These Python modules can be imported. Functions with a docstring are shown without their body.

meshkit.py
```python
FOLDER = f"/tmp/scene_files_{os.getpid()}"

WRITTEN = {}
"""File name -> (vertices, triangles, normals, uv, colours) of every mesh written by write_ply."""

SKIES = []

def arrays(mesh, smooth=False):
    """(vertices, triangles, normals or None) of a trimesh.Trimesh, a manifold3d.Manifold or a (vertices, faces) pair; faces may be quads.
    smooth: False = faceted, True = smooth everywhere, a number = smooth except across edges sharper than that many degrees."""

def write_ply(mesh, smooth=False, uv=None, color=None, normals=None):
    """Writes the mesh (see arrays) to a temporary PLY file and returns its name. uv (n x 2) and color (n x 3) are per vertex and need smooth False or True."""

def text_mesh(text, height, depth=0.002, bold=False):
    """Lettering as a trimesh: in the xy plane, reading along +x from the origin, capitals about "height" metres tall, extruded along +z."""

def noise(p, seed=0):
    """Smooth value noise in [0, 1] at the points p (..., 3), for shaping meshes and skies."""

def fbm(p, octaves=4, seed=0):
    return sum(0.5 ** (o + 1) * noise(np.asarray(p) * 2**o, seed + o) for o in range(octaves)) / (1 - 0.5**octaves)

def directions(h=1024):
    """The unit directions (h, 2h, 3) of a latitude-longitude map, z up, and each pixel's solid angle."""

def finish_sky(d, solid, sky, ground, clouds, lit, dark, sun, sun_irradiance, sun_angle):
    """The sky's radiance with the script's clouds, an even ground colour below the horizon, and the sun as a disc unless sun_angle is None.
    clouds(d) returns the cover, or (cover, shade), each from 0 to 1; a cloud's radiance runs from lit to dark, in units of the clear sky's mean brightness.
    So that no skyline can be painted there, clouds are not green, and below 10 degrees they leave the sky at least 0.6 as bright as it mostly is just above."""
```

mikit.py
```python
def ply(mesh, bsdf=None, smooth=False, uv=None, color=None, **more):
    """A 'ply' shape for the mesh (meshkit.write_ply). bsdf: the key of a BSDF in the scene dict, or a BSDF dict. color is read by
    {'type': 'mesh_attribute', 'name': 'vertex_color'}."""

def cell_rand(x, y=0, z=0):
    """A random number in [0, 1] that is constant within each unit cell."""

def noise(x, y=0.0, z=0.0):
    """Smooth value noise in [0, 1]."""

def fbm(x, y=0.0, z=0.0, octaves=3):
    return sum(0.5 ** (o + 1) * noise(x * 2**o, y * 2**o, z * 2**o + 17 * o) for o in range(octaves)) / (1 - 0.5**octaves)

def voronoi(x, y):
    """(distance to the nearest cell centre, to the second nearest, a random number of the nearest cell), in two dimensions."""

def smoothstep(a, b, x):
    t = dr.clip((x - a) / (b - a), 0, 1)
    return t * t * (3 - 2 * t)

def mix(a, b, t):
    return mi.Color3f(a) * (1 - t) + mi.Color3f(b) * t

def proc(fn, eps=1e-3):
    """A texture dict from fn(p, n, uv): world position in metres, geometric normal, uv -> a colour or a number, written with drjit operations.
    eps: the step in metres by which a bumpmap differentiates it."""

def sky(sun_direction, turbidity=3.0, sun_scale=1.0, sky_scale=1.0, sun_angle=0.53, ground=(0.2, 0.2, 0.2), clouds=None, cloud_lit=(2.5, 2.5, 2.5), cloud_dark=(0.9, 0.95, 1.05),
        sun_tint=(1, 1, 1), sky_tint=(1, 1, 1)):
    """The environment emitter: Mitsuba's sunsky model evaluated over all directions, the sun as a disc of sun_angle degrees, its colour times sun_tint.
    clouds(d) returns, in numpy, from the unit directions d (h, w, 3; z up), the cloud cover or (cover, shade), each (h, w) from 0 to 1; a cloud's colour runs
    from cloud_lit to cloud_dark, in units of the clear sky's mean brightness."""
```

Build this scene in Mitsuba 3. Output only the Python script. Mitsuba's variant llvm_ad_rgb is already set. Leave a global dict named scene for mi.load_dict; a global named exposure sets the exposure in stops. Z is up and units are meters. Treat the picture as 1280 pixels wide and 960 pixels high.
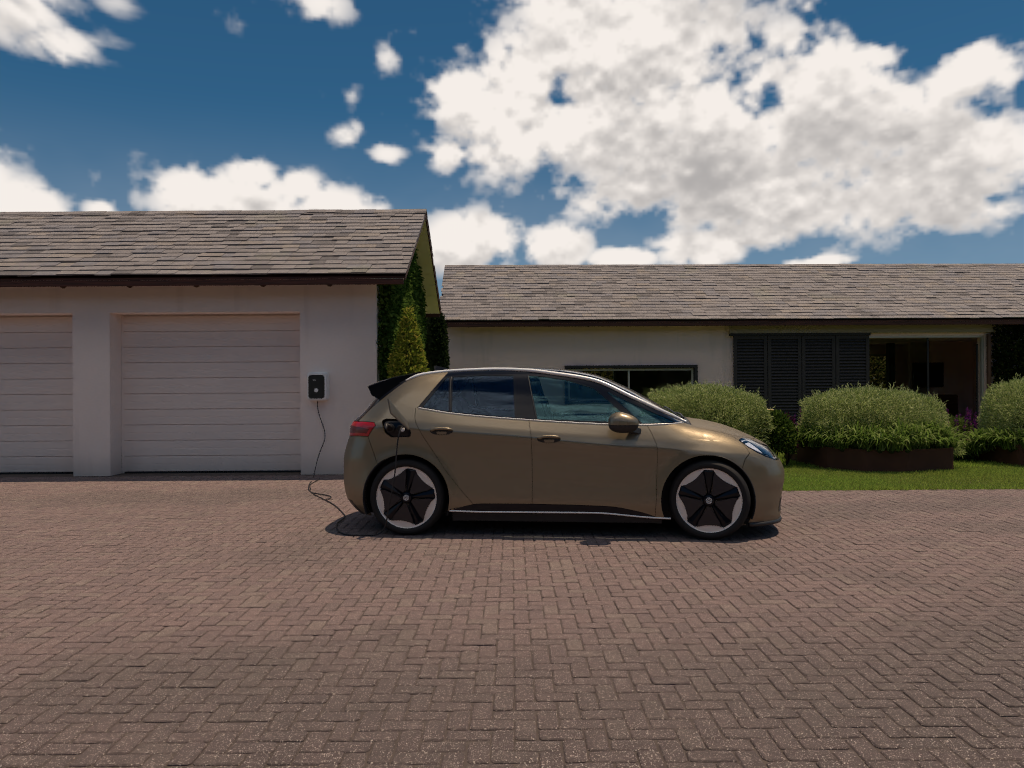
import math, random
import numpy as np, trimesh, shapely, drjit as dr
import mitsuba as mi
import mikit, meshkit
from mikit import proc, noise, fbm, cell_rand, smoothstep, mix
from scipy.interpolate import PchipInterpolator, CubicSpline
from shapely.geometry import Polygon, box as sbox, LineString, Point
from shapely.ops import unary_union
from shapely import affinity

rng = np.random.default_rng(7); random.seed(7)
T = mi.ScalarTransform4f
scene = {'type': 'scene'}
labels = {}

# ------------------------------------------------------------------ camera, sky, exposure
ROLL = math.radians(0.4)
scene['camera'] = {
    'type': 'perspective', 'fov': 2 * math.degrees(math.atan(640 / 966)), 'fov_axis': 'x', 'near_clip': 0.05, 'far_clip': 2000.0,
    'to_world': T().look_at(origin=[0, 0, 1.42], target=[0, 1, 1.42], up=[math.sin(ROLL), 0, math.cos(ROLL)]),
    'film': {'type': 'hdrfilm', 'width': 1024, 'height': 768},
}
exposure = 1.15

def clouds(d):
    """Cumulus over azimuth and elevation (degrees): one great bank on the north-east, smaller ones around it."""
    az = np.degrees(np.arctan2(d[..., 0], d[..., 1])); el = np.degrees(np.arcsin(np.clip(d[..., 2], -1, 1)))
    #  azimuth, elevation, half widths, strength
    blobs = [(3.5, 20.5, 8.5, 5.5, 1), (10, 23, 9.5, 6, 1), (13.5, 17, 12, 5.5, 1), (20, 18.5, 9.5, 6, 1), (25.5, 14.5, 8.5, 6, 1), (30, 13, 6, 4.6, 1), (18.5, 12.4, 9, 2.8, 1),
             (6.5, 26, 6.5, 4.2, 1), (-0.3, 18.8, 5.2, 4.2, 1), (-3.3, 20.2, 3.4, 2.8, .95), (-4.6, 16.6, 2.2, 1.7, .8), (15, 29, 9, 4, 1), (22, 25.5, 4, 2.2, .8), (31, 19, 4, 3, .95), (8, 14, 6, 2.6, .9),
             (-17.8, 12.2, 7.8, 2.5, 1), (-21.6, 12.9, 3.6, 2.1, 1), (-13.5, 12.4, 5.6, 2.0, 1), (-18.6, 14.3, 2.0, 1.6, .95), (-15.2, 13.9, 1.7, 1.3, .9), (-10, 11.5, 3.2, 1.6, .9),
             (-2.9, 10.2, 4.4, 2.7, 1), (3.4, 10.0, 3.0, 1.9, 1), (14, 9.7, 4.0, 1.9, 1), (8.2, 9.1, 3, .9, 1), (21.8, 8.1, 3.2, .7, .95), (18, 10.3, 3.4, 1.6, .9),
             (-32.4, 11.0, 3.0, 2.2, 1), (-36, 12, 4, 3, 1), (-27.8, 11.4, 1.5, 1.1, .75), (-33.5, 22.8, 4.6, 2.8, .86), (-30.3, 21.0, 3.6, 1.5, .72), (-37, 25, 5, 4, .9), (-27, 24, 1.9, 1.1, .5),
             (-11.9, 17.5, 1.8, .85, .72), (-11.2, 18.0, .8, .8, .6), (-9.0, 16.4, 1.7, .95, .72), (-9.6, 16.9, .9, .6, .6), (-9.0, 22.6, 1.3, 1.5, .62), (-13.8, 25.6, 3.0, 1.7, .68), (-18.6, 26.2, 2.6, 1.0, .6), (-14.2, 20.2, 1.5, .9, .5), (-11.6, 20.2, .8, 1.1, .5), (-19.5, 23.5, 1.1, 1.5, .42)]
    holes = [(3.6, 20.6, 1.3, 1.2, .5), (18.2, 19.0, 1.6, .8, .4), (27, 24.6, 3.2, 2.2, .7), (30.5, 21.9, 3, 1.3, .65), (22, 24.6, 2.2, .8, .35), (5, 13.2, 4, .8, .2)]
    def ss(a, b, x):
        t = np.clip((x - a) / (b - a), 0, 1); return t * t * (3 - 2 * t)
    # the rest of the sky: scattered cumulus of the same sort
    p = d / np.maximum(d[..., 2:3], .12)
    far = meshkit.fbm(np.stack([p[..., 0] * 1.9, p[..., 1] * 2.6, 0 * az + 3], -1), 5, 11)
    back = np.clip((np.abs(az) - 42) / 14, 0, 1) + np.clip((el - 33) / 8, 0, 1)
    far = np.clip(back, 0, 1) * np.clip((far - .53) * 3.8, 0, 1) * np.clip((el - 2) / 6, 0, 1)
    def field(az, el):
        dens = far.copy()
        for a, e, ra, re, s in blobs: dens = np.maximum(dens, s * np.exp(-.8 * (((az - a) / ra) ** 2 + ((el - e) / re) ** 2)))
        k_ = np.clip((-az - 22) / 8, 0, 1) * np.clip((el - 16) / 3, 0, 1); wx, wy = az * (1 - .35 * k_), el + .45 * (az + 30) * k_      # drawn-out wisps high on the left
        n = meshkit.fbm(np.stack([wx * .21, wy * .34, 0 * az], -1), 6, 3)
        n2 = meshkit.fbm(np.stack([wx * .85, wy * 1.15, 0 * az + 9], -1), 6, 5)
        hole = sum(s * np.exp(-(((az - a) / ra) ** 2 + ((el - e) / re) ** 2)) for a, e, ra, re, s in holes)
        return dens, n, n2, dens + (n - .5) * .85 + (n2 - .5) * .80 - hole
    dens, n, n2, f = field(az, el)
    f1 = field(az, el + .7)[3]; f2 = field(az, el + 2.4)[3]
    cover = ss(.34, .74, f) * (.30 + .70 * ss(.42, .85, dens + .25 * n))
    # bright where the cloud thins upwards (its sunny tops), grey on its undersides and in its thick parts
    tone = meshkit.fbm(np.stack([az * .11, el * .24, 0 * az + 4], -1), 4, 21)
    s_ = .16 + .55 * (f1 - f) + .95 * (f2 - f) + 1.7 * (tone - .43) * ss(.6, 1.0, f) + .10 * ss(.7, 1.3, f)
    shade = np.where(s_ > .35, .35 + .5 * np.tanh((s_ - .35) / .5), np.clip(s_, 0, 1)) * ss(.40, .80, f)
    veil = .13 * ss(20, 6, el) * (.6 + .8 * n)
    return np.maximum(cover, veil), shade

scene['sky'] = mikit.sky((0.25, 0.045, 1.0), turbidity=2.6, sun_scale=1.0, sky_scale=1.0, clouds=clouds, sky_tint=(.26, .59, .69),
                         cloud_lit=(7.9, 7.4, 6.95), cloud_dark=(2.8, 2.7, 2.7), sun_tint=(1.0, .93, .86), ground=(.14, .12, .09))

# ------------------------------------------------------------------ materials
def rgb(*c): return {'type': 'rgb', 'value': list(c)}
def two(b): return {'type': 'twosided', 'bsdf': b}
def mat(key, color, rough=.6, metal=0.0, coat=0.0, spec=.5, coat_gloss=.95, bump=None, bscale=1.0):
    b = {'type': 'principled', 'base_color': color if isinstance(color, dict) else rgb(*color), 'roughness': rough, 'metallic': metal, 'specular': spec}
    if coat: b.update(clearcoat=coat, clearcoat_gloss=coat_gloss)
    if bump is not None: b = {'type': 'bumpmap', 'arbitrary': bump, 'scale': bscale, 'bsdf': b}
    scene[key] = two(b)
VC = {'type': 'mesh_attribute', 'name': 'vertex_color'}

M = .0935          # half a paver's length = its width
def paver_id(x, y):
    i, j = dr.floor(x / M), dr.floor(y / M)
    d = i - j; r = d - 4 * dr.floor(d / 4 + 1e-4)
    horiz = r < 1.5
    a = dr.select(r == 1, i - 1, i); b = dr.select(r == 2, j - 1, j)
    return a, b, horiz
def paver_color(p, n, uv):
    x, y = mi.Float(p.x), mi.Float(p.y)
    a, b, h = paver_id(x, y)
    k = dr.select(h, 0., 1.)
    t, t2 = cell_rand(a, b, k), cell_rand(a, b, k + 5)
    c = mix((.160, .114, .108), (.136, .099, .097), t)
    c = mix(c, (.162, .124, .113), smoothstep(.72, .9, t2))
    c = mix(c, (.115, .088, .082), smoothstep(.84, .97, cell_rand(a, b, k + 9)) * .55)
    big = fbm(x * .55 + 4, y * .8, 1.0, 4)
    c = mix(c, (.085, .070, .066), smoothstep(.52, .74, big) * .5)                      # old traffic grime
    # near bricks: bared dark stone, plus lens falloff towards frame edges put into their colour
    worn_falloff = smoothstep(5.6, 2.7, y + 2.6 * (fbm(x * .33, y * .5, 3.0, 4) - .5) - .015 * x * x)
    c = mix(c, (.056, .044, .043), worn_falloff * .74)
    s1 = cell_rand(dr.floor(x * 400 + 3 * noise(x * 90, y * 90)), dr.floor(y * 400), 3)
    s2 = cell_rand(dr.floor(x * 240), dr.floor(y * 240 + 2 * noise(x * 60, y * 60, 4.)), 8)
    s3 = cell_rand(dr.floor(x * 240 + 2 * noise(x * 70, y * 70, 9.)), dr.floor(y * 240), 12)
    c = c * (.72 + .34 * noise(x * 120, y * 120) + .26 * noise(x * 34, y * 34, 5.))
    c = mix(c, (.055, .045, .045), smoothstep(.70, .80, s3) * (.30 + .35 * worn_falloff))
    c = mix(c, (.40, .33, .29), smoothstep(.915, .935, s1) * (.30 + .4 * worn_falloff))
    return mix(c, (.52, .45, .41), smoothstep(.965, .975, s2) * (.4 + .5 * worn_falloff))
def paver_bump(p, n, uv):
    x, y = mi.Float(p.x), mi.Float(p.y)
    return .0016 * fbm(x * 190, y * 190, 0., 3) + .003 * noise(x * 40, y * 40, mi.Float(p.z) * 40)
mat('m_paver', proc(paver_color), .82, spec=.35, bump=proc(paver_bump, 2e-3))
def sand_color(p, n, uv):
    x, y = mi.Float(p.x), mi.Float(p.y)
    return mix((.060, .048, .043), (.11, .088, .078), fbm(x * 30, y * 30, 0., 3))
mat('m_joint', proc(sand_color), .95, spec=.2)
def far_paver(p, n, uv):
    x, y = mi.Float(p.x), mi.Float(p.y)
    a, b, h = paver_id(x, y)
    lx = (x / M - a) / dr.select(h, 2., 1.); ly = (y / M - b) / dr.select(h, 1., 2.)
    wx, wy = dr.select(h, .025, .05), dr.select(h, .05, .025)
    inside = smoothstep(0., 1., dr.minimum(dr.minimum(lx, 1 - lx) / wx, dr.minimum(ly, 1 - ly) / wy))
    return mix((.06, .05, .045), paver_color(p, n, uv), inside)
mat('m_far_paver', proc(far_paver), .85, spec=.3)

def soil(p, n, uv):
    x, y = mi.Float(p.x), mi.Float(p.y)
    return mix((.08, .105, .028), (.125, .14, .045), fbm(x * .4, y * .4, 0., 4)) * (.7 + .6 * noise(x * 25, y * 25))
mat('m_soil', proc(soil), .95, spec=.1)
def plaster(base, var=.1, stain=(.40, .33, .29)):
    def fn(p, n, uv):
        x, y, z = mi.Float(p.x), mi.Float(p.y), mi.Float(p.z)
        c = mi.Color3f(*base) * (1 - var + 2 * var * fbm(x * .9, y * .9, z * .6, 4))
        c = c * (.97 + .06 * noise(x * 45, y * 45, z * 45))
        splash = smoothstep(.42, .03, z + .22 * (fbm(x * 2.5, y * 2.5, 2.0, 3) - .5))           # soil splashed on the foot of the wall
        run = smoothstep(.60, .78, fbm(x * 5.5, y * 5.5, z * .35, 4))
        c = mix(c, stain, splash * .42)
        return mix(c, stain, run * .16)
    return fn
def plaster_bump(p, n, uv):
    x, y, z = mi.Float(p.x), mi.Float(p.y), mi.Float(p.z)
    return .0018 * fbm(x * 22, y * 22, z * 22, 4) + .004 * noise(x * 2.2, y * 2.2, z * 2.2)
mat('m_plaster', proc(plaster((.83, .725, .665))), .9, spec=.2, bump=proc(plaster_bump, 3e-3))
mat('m_plaster_house', proc(plaster((.82, .615, .575))), .9, spec=.2, bump=proc(plaster_bump, 3e-3))
def door_fn(p, n, uv):
    x, y, z = mi.Float(p.x), mi.Float(p.y), mi.Float(p.z)
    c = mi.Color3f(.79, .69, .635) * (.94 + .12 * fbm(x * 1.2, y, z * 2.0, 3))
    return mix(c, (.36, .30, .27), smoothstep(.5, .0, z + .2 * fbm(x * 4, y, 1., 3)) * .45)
mat('m_garage_door', proc(door_fn), .55, spec=.4)
def timber(base, dark):
    def fn(p, n, uv):
        x, y, z = mi.Float(p.x), mi.Float(p.y), mi.Float(p.z)
        g = fbm(x * 3.0, y * 9, z * 55, 4)
        return mix(base, dark, smoothstep(.35, .7, g))
    return fn
mat('m_fascia', proc(timber((.085, .030, .020), (.045, .018, .013))), .6, spec=.3)
mat('m_pole', proc(timber((.075, .034, .022), (.035, .018, .013))), .7, spec=.3)
def soffit_fn(p, n, uv):
    x, y, z = mi.Float(p.x), mi.Float(p.y), mi.Float(p.z)
    return mix((.90, .84, .62), (.84, .77, .54), fbm(x * 20, y * 2.2, z * 2.2, 4))
mat('m_soffit', proc(soffit_fn), .7, spec=.3)
mat('m_dark', (.012, .012, .014), .6)
mat('m_black', (.02, .02, .022), .5)

# ------------------------------------------------------------------ building entries
used = {}
def numbered(name):
    k = used.get(name, -1) + 1; used[name] = k
    return name if k == 0 else f'{name}_{k:03d}'
def key_of(name, parent=None): return numbered((parent + '__' if parent else '') + name)
def say(key, label=None, category=None, group=None, kind=None):
    e = labels.setdefault(key, {})
    for k, v in (('label', label), ('category', category), ('group', group), ('kind', kind)):
        if v: e[k] = v
    return key
def put(name, mesh, bsdf, parent=None, smooth=False, world=None, color=None, **lab):
    key = key_of(name, parent)
    s = mikit.ply(mesh, bsdf, smooth, color=color) if not isinstance(mesh, dict) else dict(mesh)
    if isinstance(mesh, dict) and bsdf: s['bsdf'] = {'type': 'ref', 'id': bsdf}
    if world is not None: s['to_world'] = T(np.asarray(world, float))
    scene[key] = s
    if lab: say(key, **lab)
    return key
def thing(name, label, category, group=None):
    key = key_of(name); say(key, label, category, group); return key

# ------------------------------------------------------------------ mesh helpers
def cat(ms):
    ms = [m for m in ms if m is not None]
    return trimesh.util.concatenate([m if isinstance(m, trimesh.Trimesh) else trimesh.Trimesh(m[0], m[1], process=False) for m in ms])
def bx(x0, x1, y0, y1, z0, z1, ch=0.0):
    if ch <= 0:
        m = trimesh.creation.box(extents=(x1 - x0, y1 - y0, z1 - z0)); m.apply_translation(((x0 + x1) / 2, (y0 + y1) / 2, (z0 + z1) / 2)); return m
    c = []
    for sx, xx in ((-1, x0), (1, x1)):
        for sy, yy in ((-1, y0), (1, y1)):
            for sz, zz in ((-1, z0), (1, z1)):
                c += [(xx - sx * ch, yy - sy * ch, zz), (xx - sx * ch, yy, zz - sz * ch), (xx, yy - sy * ch, zz - sz * ch)]
    return trimesh.convex.convex_hull(np.array(c))
def ext_xz(poly, y0, y1):
    """shapely polygon in (x, z) extruded from y0 to y1"""
    ms = []
    for g in getattr(poly, 'geoms', [poly]):
        if g.is_empty or g.area < 1e-9: continue
        m = trimesh.creation.extrude_polygon(g, abs(y1 - y0), engine='earcut')
        v = m.vertices
        ms.append(trimesh.Trimesh(np.stack([v[:, 0], max(y0, y1) - v[:, 2], v[:, 1]], 1), m.faces, process=False))
    return cat(ms)
def ext_yz(poly, x0, x1):
    m = trimesh.creation.extrude_polygon(poly, x1 - x0, engine='earcut'); v = m.vertices
    return trimesh.Trimesh(np.stack([v[:, 2] + x0, v[:, 0], v[:, 1]], 1), m.faces, process=False)
def tube(pts, r, sides=10, caps=True, closed=False):
    p = np.asarray(pts, float); r = np.broadcast_to(r, (len(p),))
    t = np.gradient(p, axis=0)
    if closed: t = np.roll(p, -1, 0) - np.roll(p, 1, 0)
    t /= np.linalg.norm(t, axis=1, keepdims=True) + 1e-12
    a = np.cross(t[0], [0, 0, 1.] if abs(t[0][2]) < .9 else [1., 0, 0]); A = []
    for k in range(len(p)):
        a = a - t[k] * (a @ t[k]); a = a / (np.linalg.norm(a) + 1e-12); A.append(a)
    A = np.array(A); B = np.cross(t, A); ang = np.arange(sides) * 2 * np.pi / sides
    v = (p[:, None] + r[:, None, None] * (np.cos(ang)[None, :, None] * A[:, None] + np.sin(ang)[None, :, None] * B[:, None])).reshape(-1, 3)
    f = []
    n = len(p) if closed else len(p) - 1
    for i in range(n):
        i2 = (i + 1) % len(p)
        for j in range(sides):
            j2 = (j + 1) % sides
            f += [[i * sides + j, i * sides + j2, i2 * sides + j2], [i * sides + j, i2 * sides + j2, i2 * sides + j]]
    if caps and not closed:
        v = np.vstack([v, p[0], p[-1]]); c0, c1 = len(v) - 2, len(v) - 1; e = (len(p) - 1) * sides
        f += [[c0, (j + 1) % sides, j] for j in range(sides)] + [[c1, e + j, e + (j + 1) % sides] for j in range(sides)]
    return trimesh.Trimesh(v, np.array(f), process=False)
def spline(pts, n=60):
    p = np.asarray(pts, float); s = np.r_[0, np.cumsum(np.linalg.norm(np.diff(p, axis=0), axis=1))]
    return CubicSpline(s, p)(np.linspace(0, s[-1], n))
def revolve(profile, sections=48):
    """profile [(radius, axial)] about the y axis"""
    m = trimesh.creation.revolve(np.array(profile, float), sections=sections)
    v = m.vertices
    return trimesh.Trimesh(np.stack([v[:, 0], v[:, 2], -v[:, 1]], 1), m.faces, process=False)
def rot_z(deg, o=(0, 0, 0)): return trimesh.transformations.rotation_matrix(math.radians(deg), [0, 0, 1], o)
def moved(m, mtx):
    m = m.copy(); m.apply_transform(mtx); return m
def rounded(poly, r): return poly.buffer(-r).buffer(r, quad_segs=6)

def leaves(P, D, length, width, fold=.25, up=None):
    """bent diamond leaves at P along unit D; length and width per leaf"""
    n = len(P); L = np.broadcast_to(length, (n,))[:, None]; W = np.broadcast_to(width, (n,))[:, None]
    s = np.cross(D, rng.normal(size=(n, 3))); s /= np.linalg.norm(s, axis=1, keepdims=True) + 1e-9
    u = np.cross(s, D)
    a = P; b = P + D * L * .5 + s * W * .5 + u * W * fold; c = P + D * L - u * L * .12; e = P + D * L * .5 - s * W * .5 + u * W * fold
    v = np.stack([a, b, c, e], 1).reshape(-1, 3); k = np.arange(n)[:, None] * 4
    f = np.stack([k + [0, 1, 2], k + [0, 2, 3]], 1).reshape(-1, 3)
    return v, f
def leaf_colors(n, tones, weights=None, jitter=.15, per=4):
    t = np.array(tones)[rng.choice(len(tones), n, p=weights)] * (1 + jitter * rng.normal(size=(n, 1))).clip(.5, 1.6)
    return np.repeat(t, per, axis=0).clip(0.004, .9)
scene['m_leaf'] = {'type': 'principledthin', 'base_color': VC, 'roughness': .5, 'diff_trans': .9, 'spec_trans': 0.0, 'eta': 1.35}
mat('m_stem', (.06, .042, .028), .85)

# ------------------------------------------------------------------ ground
def sheet(x0, x1, y0, y1, z, nx=1, ny=1):
    xs, ys = np.linspace(x0, x1, nx + 1), np.linspace(y0, y1, ny + 1)
    X, Y = np.meshgrid(xs, ys); v = np.stack([X.ravel(), Y.ravel(), np.full(X.size, z)], 1)
    f = [[j * (nx + 1) + i, j * (nx + 1) + i + 1, (j + 1) * (nx + 1) + i + 1, (j + 1) * (nx + 1) + i] for j in range(ny) for i in range(nx)]
    return v, np.array(f)
LAWN_Y = 10.17
put('ground', sheet(-400, 400, -400, 600, -.06), 'm_soil', kind='structure', label='open garden ground around the houses and driveway')
drive = put('driveway', sheet(-16, 16, -14, 12.72, -.0065), 'm_joint', kind='structure', label='reddish herringbone brick paved driveway')
put('paving_beyond', cat([sheet(-40, -15.9, -14, 12.32, -.004), sheet(15.9, 40, -14, LAWN_Y, -.004), sheet(-15.9, 15.9, -14, 1.3, -.004)]), 'm_far_paver', drive, kind='stuff')

def paver_mesh(cx, cy, lx, ly):
    """one weathered brick: 8-cornered top, chamfer, sides"""
    cut = .010 * rng.uniform(.5, 1.7, 4); hx, hy = lx / 2, ly / 2
    o = np.array([(-hx + cut[0], -hy), (hx - cut[1], -hy), (hx, -hy + cut[1]), (hx, hy - cut[2]), (hx - cut[2], hy), (-hx + cut[3], hy), (-hx, hy - cut[3]), (-hx, -hy + cut[0])])
    o = o * (1 + rng.normal(size=(8, 1)) * .018)
    t = o * [(hx - .0055) / hx, (hy - .0055) / hy]
    z = rng.normal() * .0011; tx, ty = rng.normal(size=2) * .006
    ang = rng.normal() * .010; R = np.array([[math.cos(ang), -math.sin(ang)], [math.sin(ang), math.cos(ang)]])
    def lift(q, dz): return np.c_[q @ R.T + [cx, cy], z + dz + q @ [tx, ty]]
    v = np.vstack([lift(t, 0), lift(o, -.0042), lift(o, -.04)])
    f = [[0, k, k + 1] for k in range(1, 7)]
    for a, b in ((0, 8), (8, 16)):
        for k in range(8):
            k2 = (k + 1) % 8; f += [[b + k, b + k2, a + k2], [b + k, a + k2, a + k]]
    return v, np.array(f)
bricks = []
def lawn_edge(x): return LAWN_Y if x > -.9 else 12.30
for i in range(-int(15.9 / M), int(15.9 / M)):
    for j in range(int(1.25 / M), int(12.3 / M)):
        r = (i - j) % 4
        if r == 0: cx, cy, lx, ly = (i + 1) * M, (j + .5) * M, 2 * M, M
        elif r == 3: cx, cy, lx, ly = (i + .5) * M, (j + 1) * M, M, 2 * M
        else: continue
        if cy + ly / 2 > lawn_edge(cx) or (cy < 8 and abs(cx) > 2 + cy * .95): continue
        bricks.append((cx, cy, lx - .0065, ly - .0065))
bricks = np.array(bricks)
inview = (np.abs(bricks[:, 0]) < bricks[:, 1] * .655) & (bricks[:, 1] > 2.86)
order = np.argsort(np.where(inview, np.hypot(bricks[:, 0], bricks[:, 1]), 1e6))
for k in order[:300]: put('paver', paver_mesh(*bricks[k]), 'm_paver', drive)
vs, fs, n0 = [], [], 0
for k in order[300:]:
    v, f = paver_mesh(*bricks[k]); vs.append(v); fs.append(f + n0); n0 += len(v)
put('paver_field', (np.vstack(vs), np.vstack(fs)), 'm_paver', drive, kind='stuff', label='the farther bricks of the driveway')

# lawn: sheet and blades
lawn = put('lawn', cat([sheet(-.9, 60, LAWN_Y + .01, 30, -.02, 60, 20), sheet(-12, -.9, 17.6, 60, -.02), sheet(-.9, 60, 30, 60, -.02)]), 'm_soil', kind='structure', label='mown green lawn between driveway and long house')
def grass(n, x0, x1, y0, y1, h0, h1):
    P = np.c_[rng.uniform(x0, x1, n), rng.uniform(y0, y1, n), np.full(n, -.02)]
    lean = rng.normal(size=(n, 2)) * .55; D = np.c_[lean, np.ones(n)]; D /= np.linalg.norm(D, axis=1, keepdims=True)
    s = np.c_[rng.normal(size=(n, 2)), np.zeros(n)]; s /= np.linalg.norm(s, axis=1, keepdims=True)
    h = rng.uniform(h0, h1, n)[:, None] * (.75 + .5 * meshkit.noise(P * [1.2, 1.2, 0], 4)[:, None]); w = rng.uniform(.004, .009, n)[:, None]
    v = np.stack([P - s * w, P + s * w, P + D * h], 1).reshape(-1, 3)
    patch = meshkit.fbm(P * [.8, .8, 0], 3, 8)[:, None]
    c = np.array([.20, .31, .052]) * (1 - patch) * 1.45 + np.array([.28, .33, .075]) * patch * 1.1
    c = c * (1 + .22 * rng.normal(size=(n, 1))).clip(.4, 1.7)
    dry = rng.random(n) < .05; c[dry] = (.20, .17, .07)
    return v, np.arange(3 * n).reshape(-1, 3), np.repeat(c, 3, 0)
parts = [grass(150000, 2.2, 11, LAWN_Y, 12.6, .035, .07), grass(90000, 1.5, 14, 12.6, 16, .04, .075), grass(60000, 1, 16, 16, 20, .04, .08), grass(5000, 2.2, 11, LAWN_Y - .05, LAWN_Y + .06, .04, .09)]
gv, gf, gc, n0 = [], [], [], 0
for v, f, c in parts: gv.append(v); gf.append(f + n0); gc.append(c); n0 += len(v)
put('grass', (np.vstack(gv), np.vstack(gf)), 'm_leaf', color=np.vstack(gc), kind='stuff', label='short mown grass blades of the lawn')

# ------------------------------------------------------------------ roofs of slates
def np_rand(x, y=0, z=0):
    x, y, z = (np.asarray(np.floor(np.asarray(v, float)).astype(np.int64) + 1000000).astype(np.uint64) for v in (x, y, z))
    m = np.uint64(0xFFFFFFFF)
    h = (x * np.uint64(374761393) + y * np.uint64(668265263) + z * np.uint64(2147483647)) & m
    h = ((h ^ (h >> np.uint64(13))) * np.uint64(1274126177)) & m
    return ((h ^ (h >> np.uint64(16))) & np.uint64(0xFFFFFF)).astype(float) / 16777215.0
def slate_tone(o, e, s, H, W, seed):
    def fn(p, n, uv):
        q = [mi.Float(p.x) - o[0], mi.Float(p.y) - o[1], mi.Float(p.z) - o[2]]
        a = sum(q[k] * e[k] for k in range(3)); b = sum(q[k] * s[k] for k in range(3))
        row = dr.floor(b / H + .02); u = a / W + 3.0 * cell_rand(row, seed, 1)
        k0 = dr.floor(u + .5); jit = k0 + .5 * (cell_rand(k0, row, seed) - .5)
        k = dr.select(u >= jit, k0, k0 - 1)
        t1, t2, t3 = cell_rand(k, row, seed + 11), cell_rand(k, row, seed + 12), cell_rand(k, row, seed + 13)
        c = mix((.185, .168, .168), (.228, .208, .206), t1)
        c = mix(c, (.172, .165, .180), smoothstep(.74, .88, t2) * .8)
        c = mix(c, (.265, .225, .190), smoothstep(.90, .95, t3) * .5)
        c = mix(c, (.105, .096, .098), smoothstep(.90, .94, cell_rand(k, row, seed + 14)) * .8)
        g = fbm(q[0] * 6, q[1] * 6, q[2] * 6, 4)
        lich = smoothstep(.60, .76, fbm(q[0] * 1.3 + 7, q[1] * 1.3, q[2] * 1.3, 4))
        c = mix(c * (.80 + .40 * g), (.25, .25, .17), lich * .25)
        return c * .93
    return fn
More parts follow.
